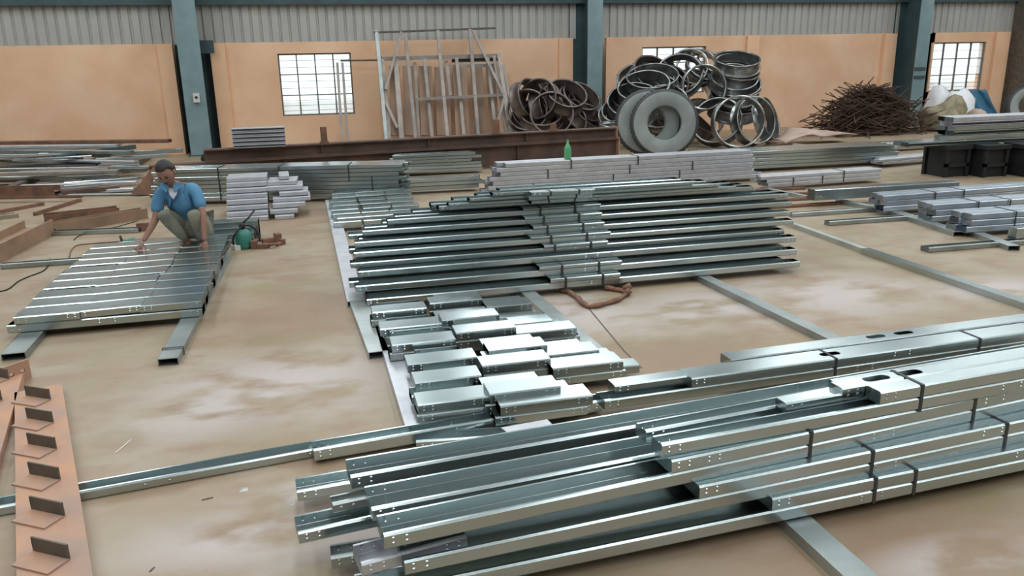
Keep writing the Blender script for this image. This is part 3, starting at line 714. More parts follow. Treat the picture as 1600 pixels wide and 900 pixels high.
# pale box stack on top of the girder
p = PY(366, 243, a2.y)
for l in range(5):
    chan((p.x, a2.y+.0, .568+l*.06), (p.x+.76, a2.y+.0, .568+l*.06), w=.2, h=.056, way='front', m='galv_pale', dim=False, label='pale short channel, %s layer of the pile on the girder' % ORD[l], name='short_channel')
# black bag beside
b = MB(); prof = [(0.001, .0), (.16, .0), (.19, .06), (.17, .14), (.10, .19), (.001, .2)]
b.lathe(prof, M['black'], 16, closed=False); p = P(328, 240, 0); p.y = 16.2; p.x = PY(328, 232, 16.2).x
tag(b.build('black_bundle', loc=(p.x, 16.2, 0)), 'small black bundle at the foot of the left column', 'bundle')
# green bottle
b = MB(); b.lathe([(.001, 0), (.05, 0), (.055, .02), (.055, .17), (.045, .2), (.02, .25), (.016, .29), (.001, .29)], M['bottle'], 16, closed=False)
p = PY(887, 250, 10.46); p.z = .455; r_ = tag(b.build('plastic_bottle', loc=p), 'green plastic bottle standing on the pale strapped stack', 'bottle'); BOT = r_
b = MB(); b.lathe([(.001, .285), (.019, .285), (.019, .305), (.001, .305)], M['bottle'], 12, closed=False); b.build('cap', r_); r_.scale = (.85, .85, .85)
# ================================================================== LEANING FRAMES
def fr_pt(x, y, off=0):
    Y = 16.9+(215-y)/170*.85+off; return PY(x, y, Y)
def frame(bars, off, label, m, rungname='upright'):
    r_ = empty('leaning_truss', fr_pt(bars[0][0], 215, off), label, 'frame')
    o0 = r_.location.copy()
    for (x0, y0, x1, y1, wpx, nm, mm) in bars:
        a, c = fr_pt(x0, y0, off)-o0, fr_pt(x1, y1, off)-o0; wd = wpx/72
        c.z = max(c.z, .0-o0.z); b = MB(); b.bar(a, c, wd, .05, M[mm], up=Vector((0, -1, .0))); b.build(nm, r_)
    return r_
frame([(584, 51, 774, 44, 3, 'top_bar', 'primer_dark'), (588, 48, 604, 224, 5, 'upright', 'galv_dull'), (627, 50, 602, 140, 4, 'brace', 'dusty'), (603, 160, 621, 200, 4, 'brace', 'dusty'),
       (634, 60, 650, 224, 5, 'upright', 'dusty'), (684, 48, 700, 224, 5, 'upright', 'dusty'), (734, 46, 748, 224, 5, 'upright', 'dusty'),
       (739, 48, 788, 150, 4, 'brace', 'dusty'), (788, 152, 772, 208, 4, 'brace', 'dusty'), (779, 85, 797, 210, 5, 'upright', 'dusty'),
       (648, 155, 788, 148, 4, 'cross_rail', 'dusty')], -.10, 'tall leaning truss frame with a dark top bar', 'galv')
frame([(596, 92, 780, 87, 6, 'top_rail', 'dusty'), (596, 88, 608, 224, 7, 'upright', 'dusty'), (618, 92, 628, 224, 7, 'upright', 'dusty'), (663, 92, 676, 224, 5, 'upright', 'dusty'), (713, 90, 726, 224, 5, 'upright', 'dusty'),
       (762, 90, 776, 224, 5, 'upright', 'dusty'), (772, 88, 792, 212, 5, 'upright', 'dusty')], .0, 'lower leaning frame behind the truss frame', 'galv')
frame([(700, 104, 775, 102, 5, 'top_rail', 'dusty'), (648, 98, 655, 224, 4, 'upright', 'dusty'), (697, 96, 704, 150, 5, 'upright', 'dusty'), (780, 90, 800, 210, 5, 'upright', 'dusty'), (786, 100, 806, 208, 4, 'upright', 'dusty'), (616, 104, 619, 212, 15, 'board', 'board'), (640, 104, 643, 212, 20, 'board', 'board'), (664, 104, 668, 212, 20, 'board', 'board'), (690, 106, 694, 212, 22, 'board', 'board'), (718, 106, 723, 212, 22, 'board', 'board'), (744, 106, 751, 212, 18, 'board', 'board'), (766, 106, 774, 212, 14, 'board', 'board'), (706, 94, 782, 92, 7, 'cross_sheet', 'teal_dark')], .10, 'rearmost leaning frame of brownish uprights', 'galv')
frame([(532, 95, 592, 94, 2.5, 'rail', 'primer_dark')], .12, 'dark rod reaching left across the window corner', 'galv')
for i, (x0, x1, lab) in enumerate([(527, 534, 'left of two pale poles leaning on the wide window'), (535, 543, 'right of two pale poles leaning on the wide window')]):
    b = MB(); a, c = fr_pt(x0, 98, .05), fr_pt(x1, 212, .05); c2_ = c+(c-a)*.15; c2_.z = .0; b.bar(a, c2_, .05, .04, M['dusty'], up=Vector((0, -1, 0)))
    tag(b.build('leaning_pole'), lab, 'pole')
# ================================================================== RINGS AND TYRES
RM = {}
def ring_mesh(r, wd, kind, m, t=.02):
    key = (round(r, 2), wd, kind, m)
    if key in RM: return RM[key]
    b = MB()
    if kind == 'band':      # rolled rim: shallow channel section with turned edges
        pr = [(r-.035, -wd/2), (r, -wd/2), (r, -wd/2+.02), (r-.02, -wd/2+.035), (r-.02, wd/2-.035), (r, wd/2-.02), (r, wd/2), (r-.035, wd/2), (r-.035, wd/2-.012), (r-.032, wd/2-.03), (r-.032, -wd/2+.03), (r-.035, -wd/2+.012)]
        b.lathe(pr, M[m], 36)
    else:
        ri = r*.5; pr = [(ri, -.09), (ri+.03, -.11), (r-.16, -.125), (r-.05, -.12), (r-.012, -.10), (r, -.07), (r, .07), (r-.012, .10), (r-.05, .12), (r-.16, .125), (ri+.03, .11), (ri, .09), (ri+.02, 0)]
        b.lathe(pr, M['tyre'], 48, mat_fn=lambda j: M['tread'] if 3 <= j <= 7 else M['tyre'])
        for k_ in range(48):   # tread blocks
            a = 2*math.pi*k_/48; ca, sa = math.cos(a), math.sin(a)
            for z0, z1 in ((-.075, -.015), (.015, .075)):
                tx, ty = -sa*.022, ca*.022
                vs = [(rr*ca+s_*tx, rr*sa+s_*ty, z) for rr in (r-.002, r+.012) for s_ in (-1, 1) for z in (z0, z1)]
                b.add(vs, [(0, 1, 3, 2), (4, 6, 7, 5), (0, 4, 5, 1), (2, 3, 7, 6), (0, 2, 6, 4), (1, 5, 7, 3)], M['tread'])
    RM[key] = b.mesh('ring'); return RM[key]
def ring(px, py, Y, r, az, tilt, label, kind='band', wd=.2, m='ring', group=None, cat='steel ring'):
    """az: heading of its axis about vertical (0 = facing the camera side), tilt: axis raised towards upright (90 = lies flat)"""
    p = PY(px, py, Y)
    o = link('tyre' if kind == 'tyre' else 'steel_ring', ring_mesh(r, wd, kind, m), None, p)
    ax = Vector((math.sin(math.radians(az))*math.cos(math.radians(tilt)), -math.cos(math.radians(az))*math.cos(math.radians(tilt)), math.sin(math.radians(tilt))))
    o.rotation_mode = 'QUATERNION'; o.rotation_quaternion = ax.to_track_quat('Z', 'Y')
    low = p.z-r*math.sqrt(max(0, 1-ax.z**2))-wd/2*abs(ax.z)
    if low < 0: o.location.z += -low
    return tag(o, label, cat, group)
ring(1037, 213, 13.6, .60, -20, 6, 'large dusty grey tyre standing upright before the ring pile', 'tyre', cat='tyre')
ring(1012, 208, 13.9, .60, -20, 6, 'dark tyre directly behind the large grey tyre', 'tyre', cat='tyre')
p = PY(1600, 175, 15.4)
ring(1604, 185, 15.4, .48, -25, 8, 'grey tyre cut by the right picture edge', 'tyre', cat='tyre')
G1 = 'shiny steel rings in the tall pile'
big = [  # px, py, Y, r, az, tilt
 (1152, 207, 14.2, .50, -15, 10, 'bright ring standing right of the large tyre', 'ring', .26),
 (1175, 210, 14.5, .48, 10, 15, 'ring leaning behind the bright standing ring', 'ring', .24),
 (1195, 214, 14.9, .46, 40, 20, 'rightmost ring leaning low at the edge of the tall pile', 'ring', .2),
 (1120, 196, 14.8, .50, -40, 30, 'ring between the large tyre and the bright ring', 'ring', .2),
 (1099, 137, 15.2, .46, -10, 12, 'open round ring facing us in the middle of the tall pile', 'ring', .16),
 (1060, 120, 15.6, .5, -35, 35, 'ring arching below the window in the tall pile', 'ring', .2),
 (1020, 150, 15.2, .52, -45, 50, 'ring tipped over the left middle of the tall pile', 'ring', .2),
 (1035, 170, 14.8, .52, -35, 40, 'ring lying over the top of the large tyre', 'ring', .2),
 (1000, 125, 15.8, .48, -30, 55, 'upper left ring of the tall pile', 'ring', .18),
]
for a in big: ring(a[0], a[1], a[2], a[3], a[4], a[5], a[6], m=a[7], wd=a[8])
for i in range(9):   # stack of tilted rings at the right
    ring(1145+random.uniform(-3, 3)+i*.8, 172-9.0*i, 15.5+random.uniform(-.1, .1), .50-.004*i, random.uniform(-18, -2), 62+random.uniform(-9, 9), 'ring in the nested stack at the right of the tall pile, %s up' % ORD[i], wd=.25)
for i in range(9):   # left: slanting rings
    ring(978+i*5+random.uniform(-3, 3), 184-7.2*i, 15.0+random.uniform(0, .5), .52, 150+random.uniform(-8, 8), -58+random.uniform(-6, 6), 'slanting ring on the left flank of the tall pile, %s up' % ORD[i], wd=.25)
for i in range(14):
    ring(1055+random.uniform(-40, 45), 192-5.5*i, 16.0+random.uniform(-.3, .4), .48, random.uniform(-60, 60), random.uniform(20, 70), 'inner ring at the core of the tall pile, %s up' % ORD[i], wd=.24, m=random.choice(['ring', 'ring_dark', 'ring_dark']))
for i in range(4):
    ring(1075+i*14, 108-i*1.5, 16.3, .45, 20*i-40, 25+10*i, 'ring at the summit of the tall pile, %s from the left' % ORD[i], wd=.14)
for i in range(20):
    j = i % 5
    ring(826+j*20+random.uniform(-4, 4), 194-14*(i//5)+abs(j-2)*3+random.uniform(-3, 3), 15.9+random.uniform(-.2, .5), .42, random.uniform(-50, 60), random.uniform(15, 65), 'dark rusty ring in the small pile, %s column from the left, %s up' % (ORD[j], ORD[i//5]), wd=.26, m='ring_dark')
ring(862, 178, 15.5, .44, -10, 20, 'brown ring facing us at the front of the small dark pile', m='ring_dark', wd=.12)
ring(965, 196, 14.3, .35, 0, 84, 'flat bright ring lying at the left foot of the tall pile', wd=.06)
# ================================================================== HEAPS AT THE RIGHT
b = MB(); c0 = P(1350, 222, 0); c0 = Vector((PY(1350, 200, 16.0).x, 16.0, 0))
for i in range(950):
    u = random.gauss(.05, .44); hmax = max(.12, 1.02-.62*abs(u)**1.3); z = random.uniform(.02, hmax); y = random.uniform(-.9, .7)*(1-z*.5)
    L = random.uniform(.2, .5); a = random.gauss(-.25 if u < 0 else .15, .5); el = random.gauss(.1, .22); az = random.choice([0, math.pi])+random.gauss(0, .5)
    d = Vector((math.cos(az)*math.cos(el), math.sin(az)*math.cos(el), math.sin(el)+.16))*L
    p = c0+Vector((u*1.15, y, z)); q = p-d; p = p+d
    p.z = max(.015, p.z); q.z = max(.015, q.z); b.bar(q, p, .016, .016, M['sticks'])
tag(b.build('rod_heap'), 'tangled heap of dark rusty rods against the right column', 'scrap heap', kind='stuff')
def blob(name, c, sx, sy, sz, m, label, cat, seed=0, amp=.25, rz=0, flat=True, n=3):
    bm = bmesh.new(); bmesh.ops.create_icosphere(bm, subdivisions=n, radius=1.0)
    rnd = random.Random(seed); ph = [rnd.uniform(0, 6) for _ in range(9)]
    for v in bm.verts:
        d = v.co.copy()
        k_ = 1+amp*(math.sin(3*d.x+ph[0])*math.sin(2.6*d.y+ph[1])+.6*math.sin(5*d.z+ph[2]+3*d.x)+.35*math.sin(9*d.x+ph[3])*math.sin(8*d.z+ph[4]))
        v.co = Vector((d.x*sx*k_, d.y*sy*k_, max(-.35, d.z)*sz*k_))
    zmin = min(v.co.z for v in bm.verts)
    for v in bm.verts: v.co.z -= zmin
    me = bpy.data.meshes.new(name); bm.to_mesh(me); bm.free(); me.materials.append(M[m])
    for p in me.polygons: p.use_smooth = True
    return tag(link(name, me, None, c, (0, 0, rz)), label, cat)
def at(px, Y, z=0): p = PY(px, 180, Y); return (p.x, Y, z)
blob('jute_sack', at(1478, 15.6), .5, .4, .48, 'jute', 'drab jute sacks slumped between the rod heap and white sacks', 'sack', 3)
blob('white_sack', at(1463, 16.3), .36, .3, .66, 'sack', 'tall crumpled white sack beside the teal column', 'sack', 5, .18)
blob('white_sack', at(1497, 16.0), .36, .3, .62, 'sack', 'lower white sack sagging toward the blue tarpaulin', 'sack', 8, .3)
blob('pink_bag', at(1527, 15.5), .32, .3, .34, 'pinkcloth', 'pinkish bag at the foot of the blue tarpaulin', 'bag', 11, .15)
# blue tarpaulin draped against the wall
b = MB(); nx, nz = 10, 12; vs = []
for j in range(nz+1):
    for i in range(nx+1):
        u = i/nx; v = j/nz; px = 1512+u*(26+ (1-v)*18)+ (1-v)*14; py = 196-v*56
        Y = 17.3+.25*v+.06*math.sin(u*9+v*3); vs.append(PY(px, py, Y))
fs = [(j*(nx+1)+i, j*(nx+1)+i+1, (j+1)*(nx+1)+i+1, (j+1)*(nx+1)+i) for j in range(nz) for i in range(nx)]
b.add(vs, fs, M['bluetarp'], True); o = b.build('blue_tarpaulin'); md = o.modifiers.new('s', 'SOLIDIFY'); md.thickness = .03
tag(o, 'blue tarpaulin leaning on the wall below the right window', 'tarpaulin')
# brown sheet
b = MB(); vs = []; nx, ny = 14, 5
a0, a1 = P(1228, 214, .25), P(1335, 205, .25)
for j in range(ny+1):
    for i in range(nx+1):
        u, v = i/nx, j/ny; p = a0.lerp(a1, u)+Vector((.1*math.sin(u*7), v*(1.1-.9*abs(u-.5)), 0)); p.z = .12+.12*math.sin(u*3.1)+.05*math.sin(u*8+v*4); vs.append(p)
fs = [(j*(nx+1)+i, j*(nx+1)+i+1, (j+1)*(nx+1)+i+1, (j+1)*(nx+1)+i) for j in range(ny) for i in range(nx)]
b.add(vs, fs, M['pinkcloth'], True); o = b.build('brown_sheet'); md = o.modifiers.new('s', 'SOLIDIFY'); md.thickness = .02
tag(o, 'crumpled brownish sheet lying before the rod heap', 'sheet')
# ================================================================== LEFT BACK TANGLE
tang = [ # x0,y0,x1,y1, ztop, height, width, material
 (-60, 222, 262, 218, .52, .06, .14, 'rust'), (-60, 229, 182, 226, .46, .05, .14, 'galv_pale'), (-60, 234, 200, 236, .40, .06, .15, 'galv_dull'), (90, 243, 212, 226, .36, .08, .12, 'teal_dark'),
 (-60, 243, 160, 240, .33, .06, .2, 'galv_dull'), (-60, 245, 210, 252, .30, .04, .10, 'galv_pale'), (130, 240, 285, 232, .34, .07, .16, 'galv_dull'), (150, 248, 262, 240, .30, .06, .14, 'galv_dull'),
 (-60, 255, 120, 252, .22, .07, .2, 'jute'), (-60, 262, 90, 259, .20, .05, .16, 'galv_dull'), (55, 266, 148, 262, .22, .03, .1, 'galv_pale'), (10, 268, 225, 264, .16, .05, .2, 'galv_dull'),
 (-60, 277, 175, 274, .14, .08, .16, 'galv_dull'), (130, 262, 218, 256, .2, .05, .2, 'galv'), (30, 290, 212, 283, .12, .045, .12, 'galv_pale'), (85, 299, 208, 294, .06, .05, .12, 'galv_pale'), (-60, 305, 235, 302, .035, .03, .06, 'galv_dull'), (100, 285, 215, 277, .13, .05, .15, 'galv')]
for i, (x0, y0, x1, y1, zt_, h, w, mm) in enumerate(tang):
    a, c = P(x0, y0, zt_), P(x1, y1, zt_)
    a.z = c.z = zt_-h
    chan(a, c, w=w, h=h, way='down', m=mm, dim=False, label='%s bar from the wall in the left tangle of long steel' % (ORD[i] if i < 14 else ('fifteenth', 'sixteenth', 'seventeenth', 'eighteenth')[i-14]), name='steel_bar', cat='steel bar')
rt = random.Random(21)
WHERE = ['near the wall', 'in the middle', 'on the near side']
for i in range(21):
    k_ = i//7; y0 = (226, 247, 270)[k_]+(i % 7)*(3.2, 3.4, 4.0)[k_]; sk = rt.uniform(-5, 3); xe = rt.uniform(95, 235) if k_ < 2 else rt.uniform(60, 205); zt_ = (.36, .24, .11)[k_]-.01*(i % 3)
    xs_ = (95 if k_ == 2 and i % 7 > 2 else -60) if i % 3 else (100 if k_ == 2 else rt.uniform(-20, 60))
    a, c = P(xs_, y0+4, zt_), P(xe, y0+sk*.6-2, zt_); hh = rt.choice([.03, .05, .06]); a.z = c.z = zt_-hh
    chan(a, c, w=rt.choice([.06, .1, .14]), h=hh, way=rt.choice(['up', 'down']), m=rt.choice(['galv_dull', 'dusty', 'teal_dark', 'galv', 'galv_dull', 'rust_dark', 'dusty']), dim=False, label='%s loose bar %s of the left tangle' % (ORD[i % 7], WHERE[k_]), name='steel_bar', cat='steel bar')
# sleepers under the tangle
for i, (px, py) in enumerate([(20, 300), (120, 292), (200, 268), (30, 262), (150, 255)]):
    p = P(px, py, 0); b = MB(); b.box((-.06, -.2, 0), (.06, 2.0, .10), M['primer_dark']); tag(b.build('sleeper', loc=p), 'dark sleeper under the left tangle, %s listed from the near side' % ORD[i], 'sleeper')
# ================================================================== RUSTY SECTIONS AT LEFT
def ubeam(pa, pb, z, h, w, m, label, t=.012):
    a, c = P(*pa, 0), P(*pb, 0); a.z = c.z = z; d = c-a; L = d.length
    prof = [(0, 0), (w, 0), (w, h), (w-t, h), (w-t, h*.5+t/2), (t, h*.5+t/2), (t, h), (0, h)]
    prof = [(0, 0), (t, 0), (t, h/2-t/2), (w-t, h/2-t/2), (w-t, 0), (w, 0), (w, h), (w-t, h), (w-t, h/2+t/2), (t, h/2+t/2), (t, h), (0, h)]
    b = MB(); b.prism(prof, L, M[m]); o = b.build('rusty_beam', loc=a, rot=(0, 0, math.atan2(d.y, d.x))); return tag(o, label, 'beam')
ubeam((-60, 443), (86, 366), 0, .17, .30, 'rust_mid', 'thick rusty beam running out of the left picture edge')
ubeam((88, 366), (232, 341), 0, .12, .16, 'rust_mid', 'rusty beam pointing at the squatting man')
ubeam((72, 350), (188, 337), 0, .10, .20, 'rust', 'shorter dark rusty beam behind the one pointing at the man')
ubeam((-60, 345), (70, 321), 0, .04, .05, 'rust', 'thin rusty bar meeting the pointed corner')
ubeam((58, 337), (128, 315), 0, .04, .05, 'rust', 'thin rusty bar forming the pointed corner')
ubeam((-60, 318), (128, 315), .05, .03, .05, 'rust', 'thin rusty bar lying across the pointed corner')
ubeam((-60, 313), (86, 309), 0, .16, .2, 'rust', 'stubby rusty box section at the far left')
ubeam((-60, 352), (30, 340), 0, .05, .2, 'jute', 'dull plate section behind the thick rusty beam')
# cables
def cable(pts, r, m, label):
    q = [P(x, y, r) for x, y in pts]; out = []
    for i in range(len(q)-1):
        p0, p1, p2, p3 = q[max(0, i-1)], q[i], q[i+1], q[min(len(q)-1, i+2)]
        for k_ in range(6):
            t = k_/6; out.append(.5*((2*p1)+(p2-p0)*t+(2*p0-5*p1+4*p2-p3)*t*t+(3*p1-p0-3*p2+p3)*t**3))
    out.append(q[-1])
    for v in out: v.z = r
    b = MB(); b.tube(out, r, M[m], 6); return tag(b.build('cable', None), label, 'cable')
cable([(-10, 457), (12, 452), (28, 440), (45, 432), (66, 424), (76, 414), (78, 404)], .006, 'black', 'thin dark cable curving on the floor left of the rack')
cable([(108, 402), (112, 390), (122, 383), (150, 380), (188, 377), (202, 374)], .006, 'rust', 'thin brown cable leading to the tool at the man')
cable([(115, 375), (130, 366), (180, 355), (215, 345)], .005, 'black', 'thin cable crossing before the rusty beam')
# ================================================================== LOWER LEFT CLEAT BEAMS
def cleat_beam(pa, pb, wd, n, label, z=.05, rot_cleat=0.0, first=.10):
    a, c = P(*pa, z), P(*pb, z); d = c-a; L = d.length; ang = math.atan2(d.y, d.x)
    r_ = empty('cleat_beam', (a.x, a.y, 0), label, 'beam', ang)
    b = MB(); t = .01
    b.box((0, -wd/2, z-t), (L, wd/2, z), M['primer']); b.build('base_plate', r_)
    for s_, nm in ((-1, 'side_flange'), (1, 'side_flange')):
        b = MB(); b.box((0, s_*wd/2-(t if s_ > 0 else 0), 0), (L, s_*wd/2+(t if s_ < 0 else 0), z-t), M['primer']); b.build(nm, r_)
    step = (L-first)/n
    q = MB()
    # angle cleat: foot plate on the base, back plate rising from its far edge
    W_ = wd*.37
    q.add([(-.10, -W_, 0), (0, -W_, 0), (0, W_, 0), (-.10, W_, 0), (-.10, -W_, .008), (0, -W_, .008), (0, W_, .008), (-.10, W_, .008)], [(3, 2, 1, 0), (4, 5, 6, 7), (0, 1, 5, 4), (1, 2, 6, 5), (2, 3, 7, 6), (3, 0, 4, 7)], M['primer'])
    foot = q.mesh('foot')
    q = MB(); q.box((-.008, -W_, .008), (0, W_, .066), M['primer_dark']); back = q.mesh('back')
    q = MB(); q.box((-.004, -W_, .085), (0, W_, .0853), M['primer']); 
    for i in range(n):
        e = bpy.data.objects.new('angle_cleat', foot); COL.objects.link(e); e.parent = r_; e.location = (first+step*(i+.5), .0, z); e.rotation_euler = (0, 0, rot_cleat)
        e2 = bpy.data.objects.new('upright_plate', back); COL.objects.link(e2); e2.parent = e
    return r_
cb = cleat_beam((88, 930), (60, 606), .235, 6, 'orange primed beam with a row of angle cleats, lower left', rot_cleat=math.radians(-50))
cb2 = cleat_beam((-75, 800), (5, 575), .235, 5, 'second primed cleat beam cut by the left picture edge', rot_cleat=math.radians(-50))
b = MB()
ep = P(10, 605, 0); ep2 = P(50, 590, 0); d = ep2-ep; L = d.length
# end plate with two bolt holes
b.box((0, 0, .0), (L, .012, .03), M['primer']); b.box((0, 0, .09), (L, .012, .12), M['primer'])
xs = [0, L*.2, L*.38, L*.62, L*.8, L]
for i in (0, 2, 4): b.box((xs[i], 0, .03), (xs[i+1], .012, .09), M['primer'])
for i in (1, 3): b.box((xs[i], 0, .03), (xs[i+1], .012, .05), M['primer']); b.box((xs[i], 0, .07), (xs[i+1], .012, .09), M['primer'])
o = b.build('end_plate', loc=ep, rot=(0, 0, math.atan2(d.y, d.x))); tag(o, 'upright drilled end plate at the head of the cleat beams', 'plate')
# ================================================================== CLAMPS, TOOLS
def rusty_clamp(pts, r, label):
    q = [P(x, y, r*1.1+dz) for x, y, dz in pts]; b = MB(); out = []
    for i in range(len(q)-1):
        for k_ in range(4): out.append(q[i].lerp(q[i+1], k_/4))
    out.append(q[-1]); b.tube(out, [r*(1+.18*math.sin(i*.9)) for i in range(len(out))], M['rust'], 8)
    b.tube([q[0]+Vector((0, 0, .0)), q[0]+Vector((-.06, .05, .01))], r*1.3, M['rust'], 8); b.tube([q[-1]+Vector((-.03, .02, 0)), q[-1]+Vector((.02, 0, .03))], r*1.5, M['rust'], 8)
    return tag(b.build('rusty_clamp'), label, 'clamp')
rusty_clamp([(888, 455, 0), (898, 462, 0), (910, 473, 0), (920, 479, 0), (934, 477, 0), (950, 473, 0), (966, 468, 0), (979, 459, 0), (982, 452, .01)], .018, 'rusty chain clamp on the floor before the middle stack')
rusty_clamp([(960, 452, 0), (972, 454, 0), (981, 460, 0)], .016, 'small rusty hook at the end of the chain clamp')
def small_clamp(px, py, rz, label, s=1.0):
    b = MB(); b.box((-.09*s, -.03*s, 0), (.07*s, .03*s, .05*s), M['rust']); b.box((.04*s, -.045*s, .0), (.10*s, .045*s, .09*s), M['rust']); b.tube([(-.09*s, 0, .03*s), (-.17*s, .01, .05*s)], .014*s, M['rust'], 8); b.tube([(-.17*s, -.05, .05*s), (-.17*s, .05, .05*s)], .008*s, M['rust'], 6)
    return tag(b.build('screw_clamp', loc=P(px, py, 0), rot=(0, 0, rz)), label, 'clamp')
small_clamp(424, 379, .3, 'rusty screw clamp lying furthest right of the green tool')
small_clamp(408, 388, 2.9, 'rusty screw clamp lying nearest beside the green tool', .9)
small_clamp(438, 383, 1.0, 'small rusty clamp end beside the other clamps', .6)
r_ = empty('welding_tool', P(382, 388, 0), 'green power tool with a black hose on the floor', 'power tool', .5)
b = MB(); b.lathe([(.001, 0), (.07, 0), (.08, .03), (.08, .14), (.06, .18), (.03, .2), (.001, .2)], M['greentool'], 16, closed=False); b.build('casing', r_)
b = MB(); b.lathe([(.001, .2), (.03, .2), (.03, .26), (.001, .26)], M['black'], 12, closed=False); b.build('neck', r_)
b = MB(); pts = [(.03+.14*math.cos(a), .0+.03*math.sin(a*2), .1+.13*math.sin(a)) for a in [math.pi*k_/10-.4 for k_ in range(18)]]; b.tube(pts, .011, M['black'], 8); b.build('hose', r_)
b = MB(); b.tube([(.0, 0, .25), (.09, .02, .30), (.17, .05, .36)], .01, M['black'], 8); b.build('handle', r_)
b = MB(); b.box((-.12, -.05, 0), (-.06, .05, .05), M['white']); b.build('foot', r_)
b = MB(); b.box((.07, -.06, 0), (.13, .03, .04), M['white']); b.build('foot', r_)
r_ = empty('hand_tool', P(201, 386, 0), 'small dark green grinder under the man\'s right hand', 'power tool', .3)
b = MB(); b.tube([(-.06, 0, .04), (.0, 0, .05), (.07, 0, .07)], [.03, .035, .025], M['greentool'], 10); b.build('body', r_)
b = MB(); b.lathe([(.001, 0), (.055, 0), (.055, .006), (.001, .006)], M['black'], 18, closed=False); b.build('disc', r_, loc=(-.07, 0, .012))
b = MB(); b.tube([(-.05, 0, .05), (-.06, .03, .12)], .012, M['black'], 8); b.build('side_handle', r_)
b = MB(); q0 = P(213, 343, 0); b.box((0, 0, 0), (.13, .05, .09), M['rust']); tag(b.build('steel_block', loc=P(214, 362, 0)), 'small rusty block behind the man\'s right arm', 'block')
# small litter on the floor
for i, (px, py, r0) in enumerate([(381, 766, .02), (456, 788, .012)]):
    b = MB(); b.add([(-r0, -r0*.6, 0), (r0, -r0*.5, 0), (r0*.7, r0, 0), (-r0*.8, r0*.7, 0), (-r0*.3, 0, r0*.7), (r0*.4, r0*.2, r0*.5)], [(0, 1, 5, 4), (1, 2, 5), (2, 3, 4, 5), (3, 0, 4), (3, 2, 1, 0)], M['white'])
    tag(b.build('stone_chip', loc=P(px, py, 0)), ('pale stone chip on the floor left of the front stack', 'tiny pale stone chip near the lowest channel end')[i], 'stone')
for i, (pa, pb, lab) in enumerate([((315, 781), (333, 777), 'short dark wire on the floor below the rail'), ((180, 708), (205, 687), 'pale scratch-like splinter on the floor above the rail'), ((234, 893), (241, 886), 'tiny dark wire near the bottom edge'), ((519, 459), (527, 460), 'small white scrap on the floor left of the middle stack')]):
    b = MB(); b.bar(P(*pa, .002), P(*pb, .002), .006, .003, M['primer_dark' if i in (0, 2) else 'white']); tag(b.build('wire_scrap'), lab, 'scrap')
# ================================================================== THE SQUATTING MAN
BASE = P(299, 394, .08)
def skin(name, chains, sub=2, mats=()):
    """chains: list of [(pos, radius)...]; points with equal positions are merged; first point is the root"""
    vs = []; rad = []; es = []; idx = {}
    for ch in chains:
        prev = None
        for p, r in ch:
            key = tuple(round(c, 4) for c in p)
            if key not in idx: idx[key] = len(vs); vs.append(Vector(p)); rad.append(r)
            i = idx[key]
            if prev is not None: es.append((prev, i))
            prev = i
    me = bpy.data.meshes.new(name); me.from_pydata(vs, es, []); o = bpy.data.objects.new(name, me); COL.objects.link(o)
    md = o.modifiers.new('skin', 'SKIN'); md.use_smooth_shade = True
    for i, r in enumerate(rad):
        sv = me.skin_vertices[0].data[i]; rr = r if isinstance(r, tuple) else (r, r); sv.radius = rr; sv.use_root = (i == 0)
    md2 = o.modifiers.new('sub', 'SUBSURF'); md2.levels = sub; md2.render_levels = sub
    dg = bpy.context.evaluated_depsgraph_get(); nm = bpy.data.meshes.new_from_object(o.evaluated_get(dg)); bpy.data.objects.remove(o)
    nm.materials.clear()
    for m in mats: nm.materials.append(m)
    for p in nm.polygons: p.use_smooth = True
    return nm
man = empty('person', BASE, 'man in a blue short sleeved shirt squatting and bent over the steel', 'person')
# local frame: x right in the picture, -y towards the camera, z up
pel = (.03, .20, .24); wst = (.02, .16, .34); chs = (-.02, .06, .52); nk = (-.075, -.03, .65); nk2 = (-.095, -.07, .69)
shL = (.105, .02, .60); shR = (-.205, .00, .585)
elL = (.165, -.13, .37); wrL = (.16, -.22, .14)
elR = (-.255, -.10, .35); wrR = (-.37, -.20, .17)
hipL = (.10, .16, .23); hipR = (-.05, .18, .23)
knL = (.085, -.16, .40); knR = (-.185, -.14, .41)
anL = (.12, .04, .085); anR = (-.02, .06, .085)
toL = (.15, -.12, .035); toR = (-.03, -.12, .035)
def mid(a, c, t=.5): return tuple(a[i]+(c[i]-a[i])*t for i in range(3))
body = skin('body', [
    [(pel, .11), (wst, .10), (chs, .11), (nk, .05), (nk2, .046), ((-.105, -.095, .745), .05)],
    [(chs, .11), (shL, .048), (mid(shL, elL), .04), (elL, .034), (mid(elL, wrL, .4), .032), (wrL, .021)],
    [(chs, .11), (shR, .048), (mid(shR, elR), .04), (elR, .034), (mid(elR, wrR, .4), .032), (wrR, .021)],
    [(pel, .11), (hipL, .085), (mid(hipL, knL), .068), (knL, .05), (mid(knL, anL, .35), .048), (anL, .03)],
    [(pel, .11), (hipR, .085), (mid(hipR, knR), .068), (knR, .05), (mid(knR, anR, .35), .048), (anR, .03)]], 2, [M['skin']])
bo = link('body', body, man)
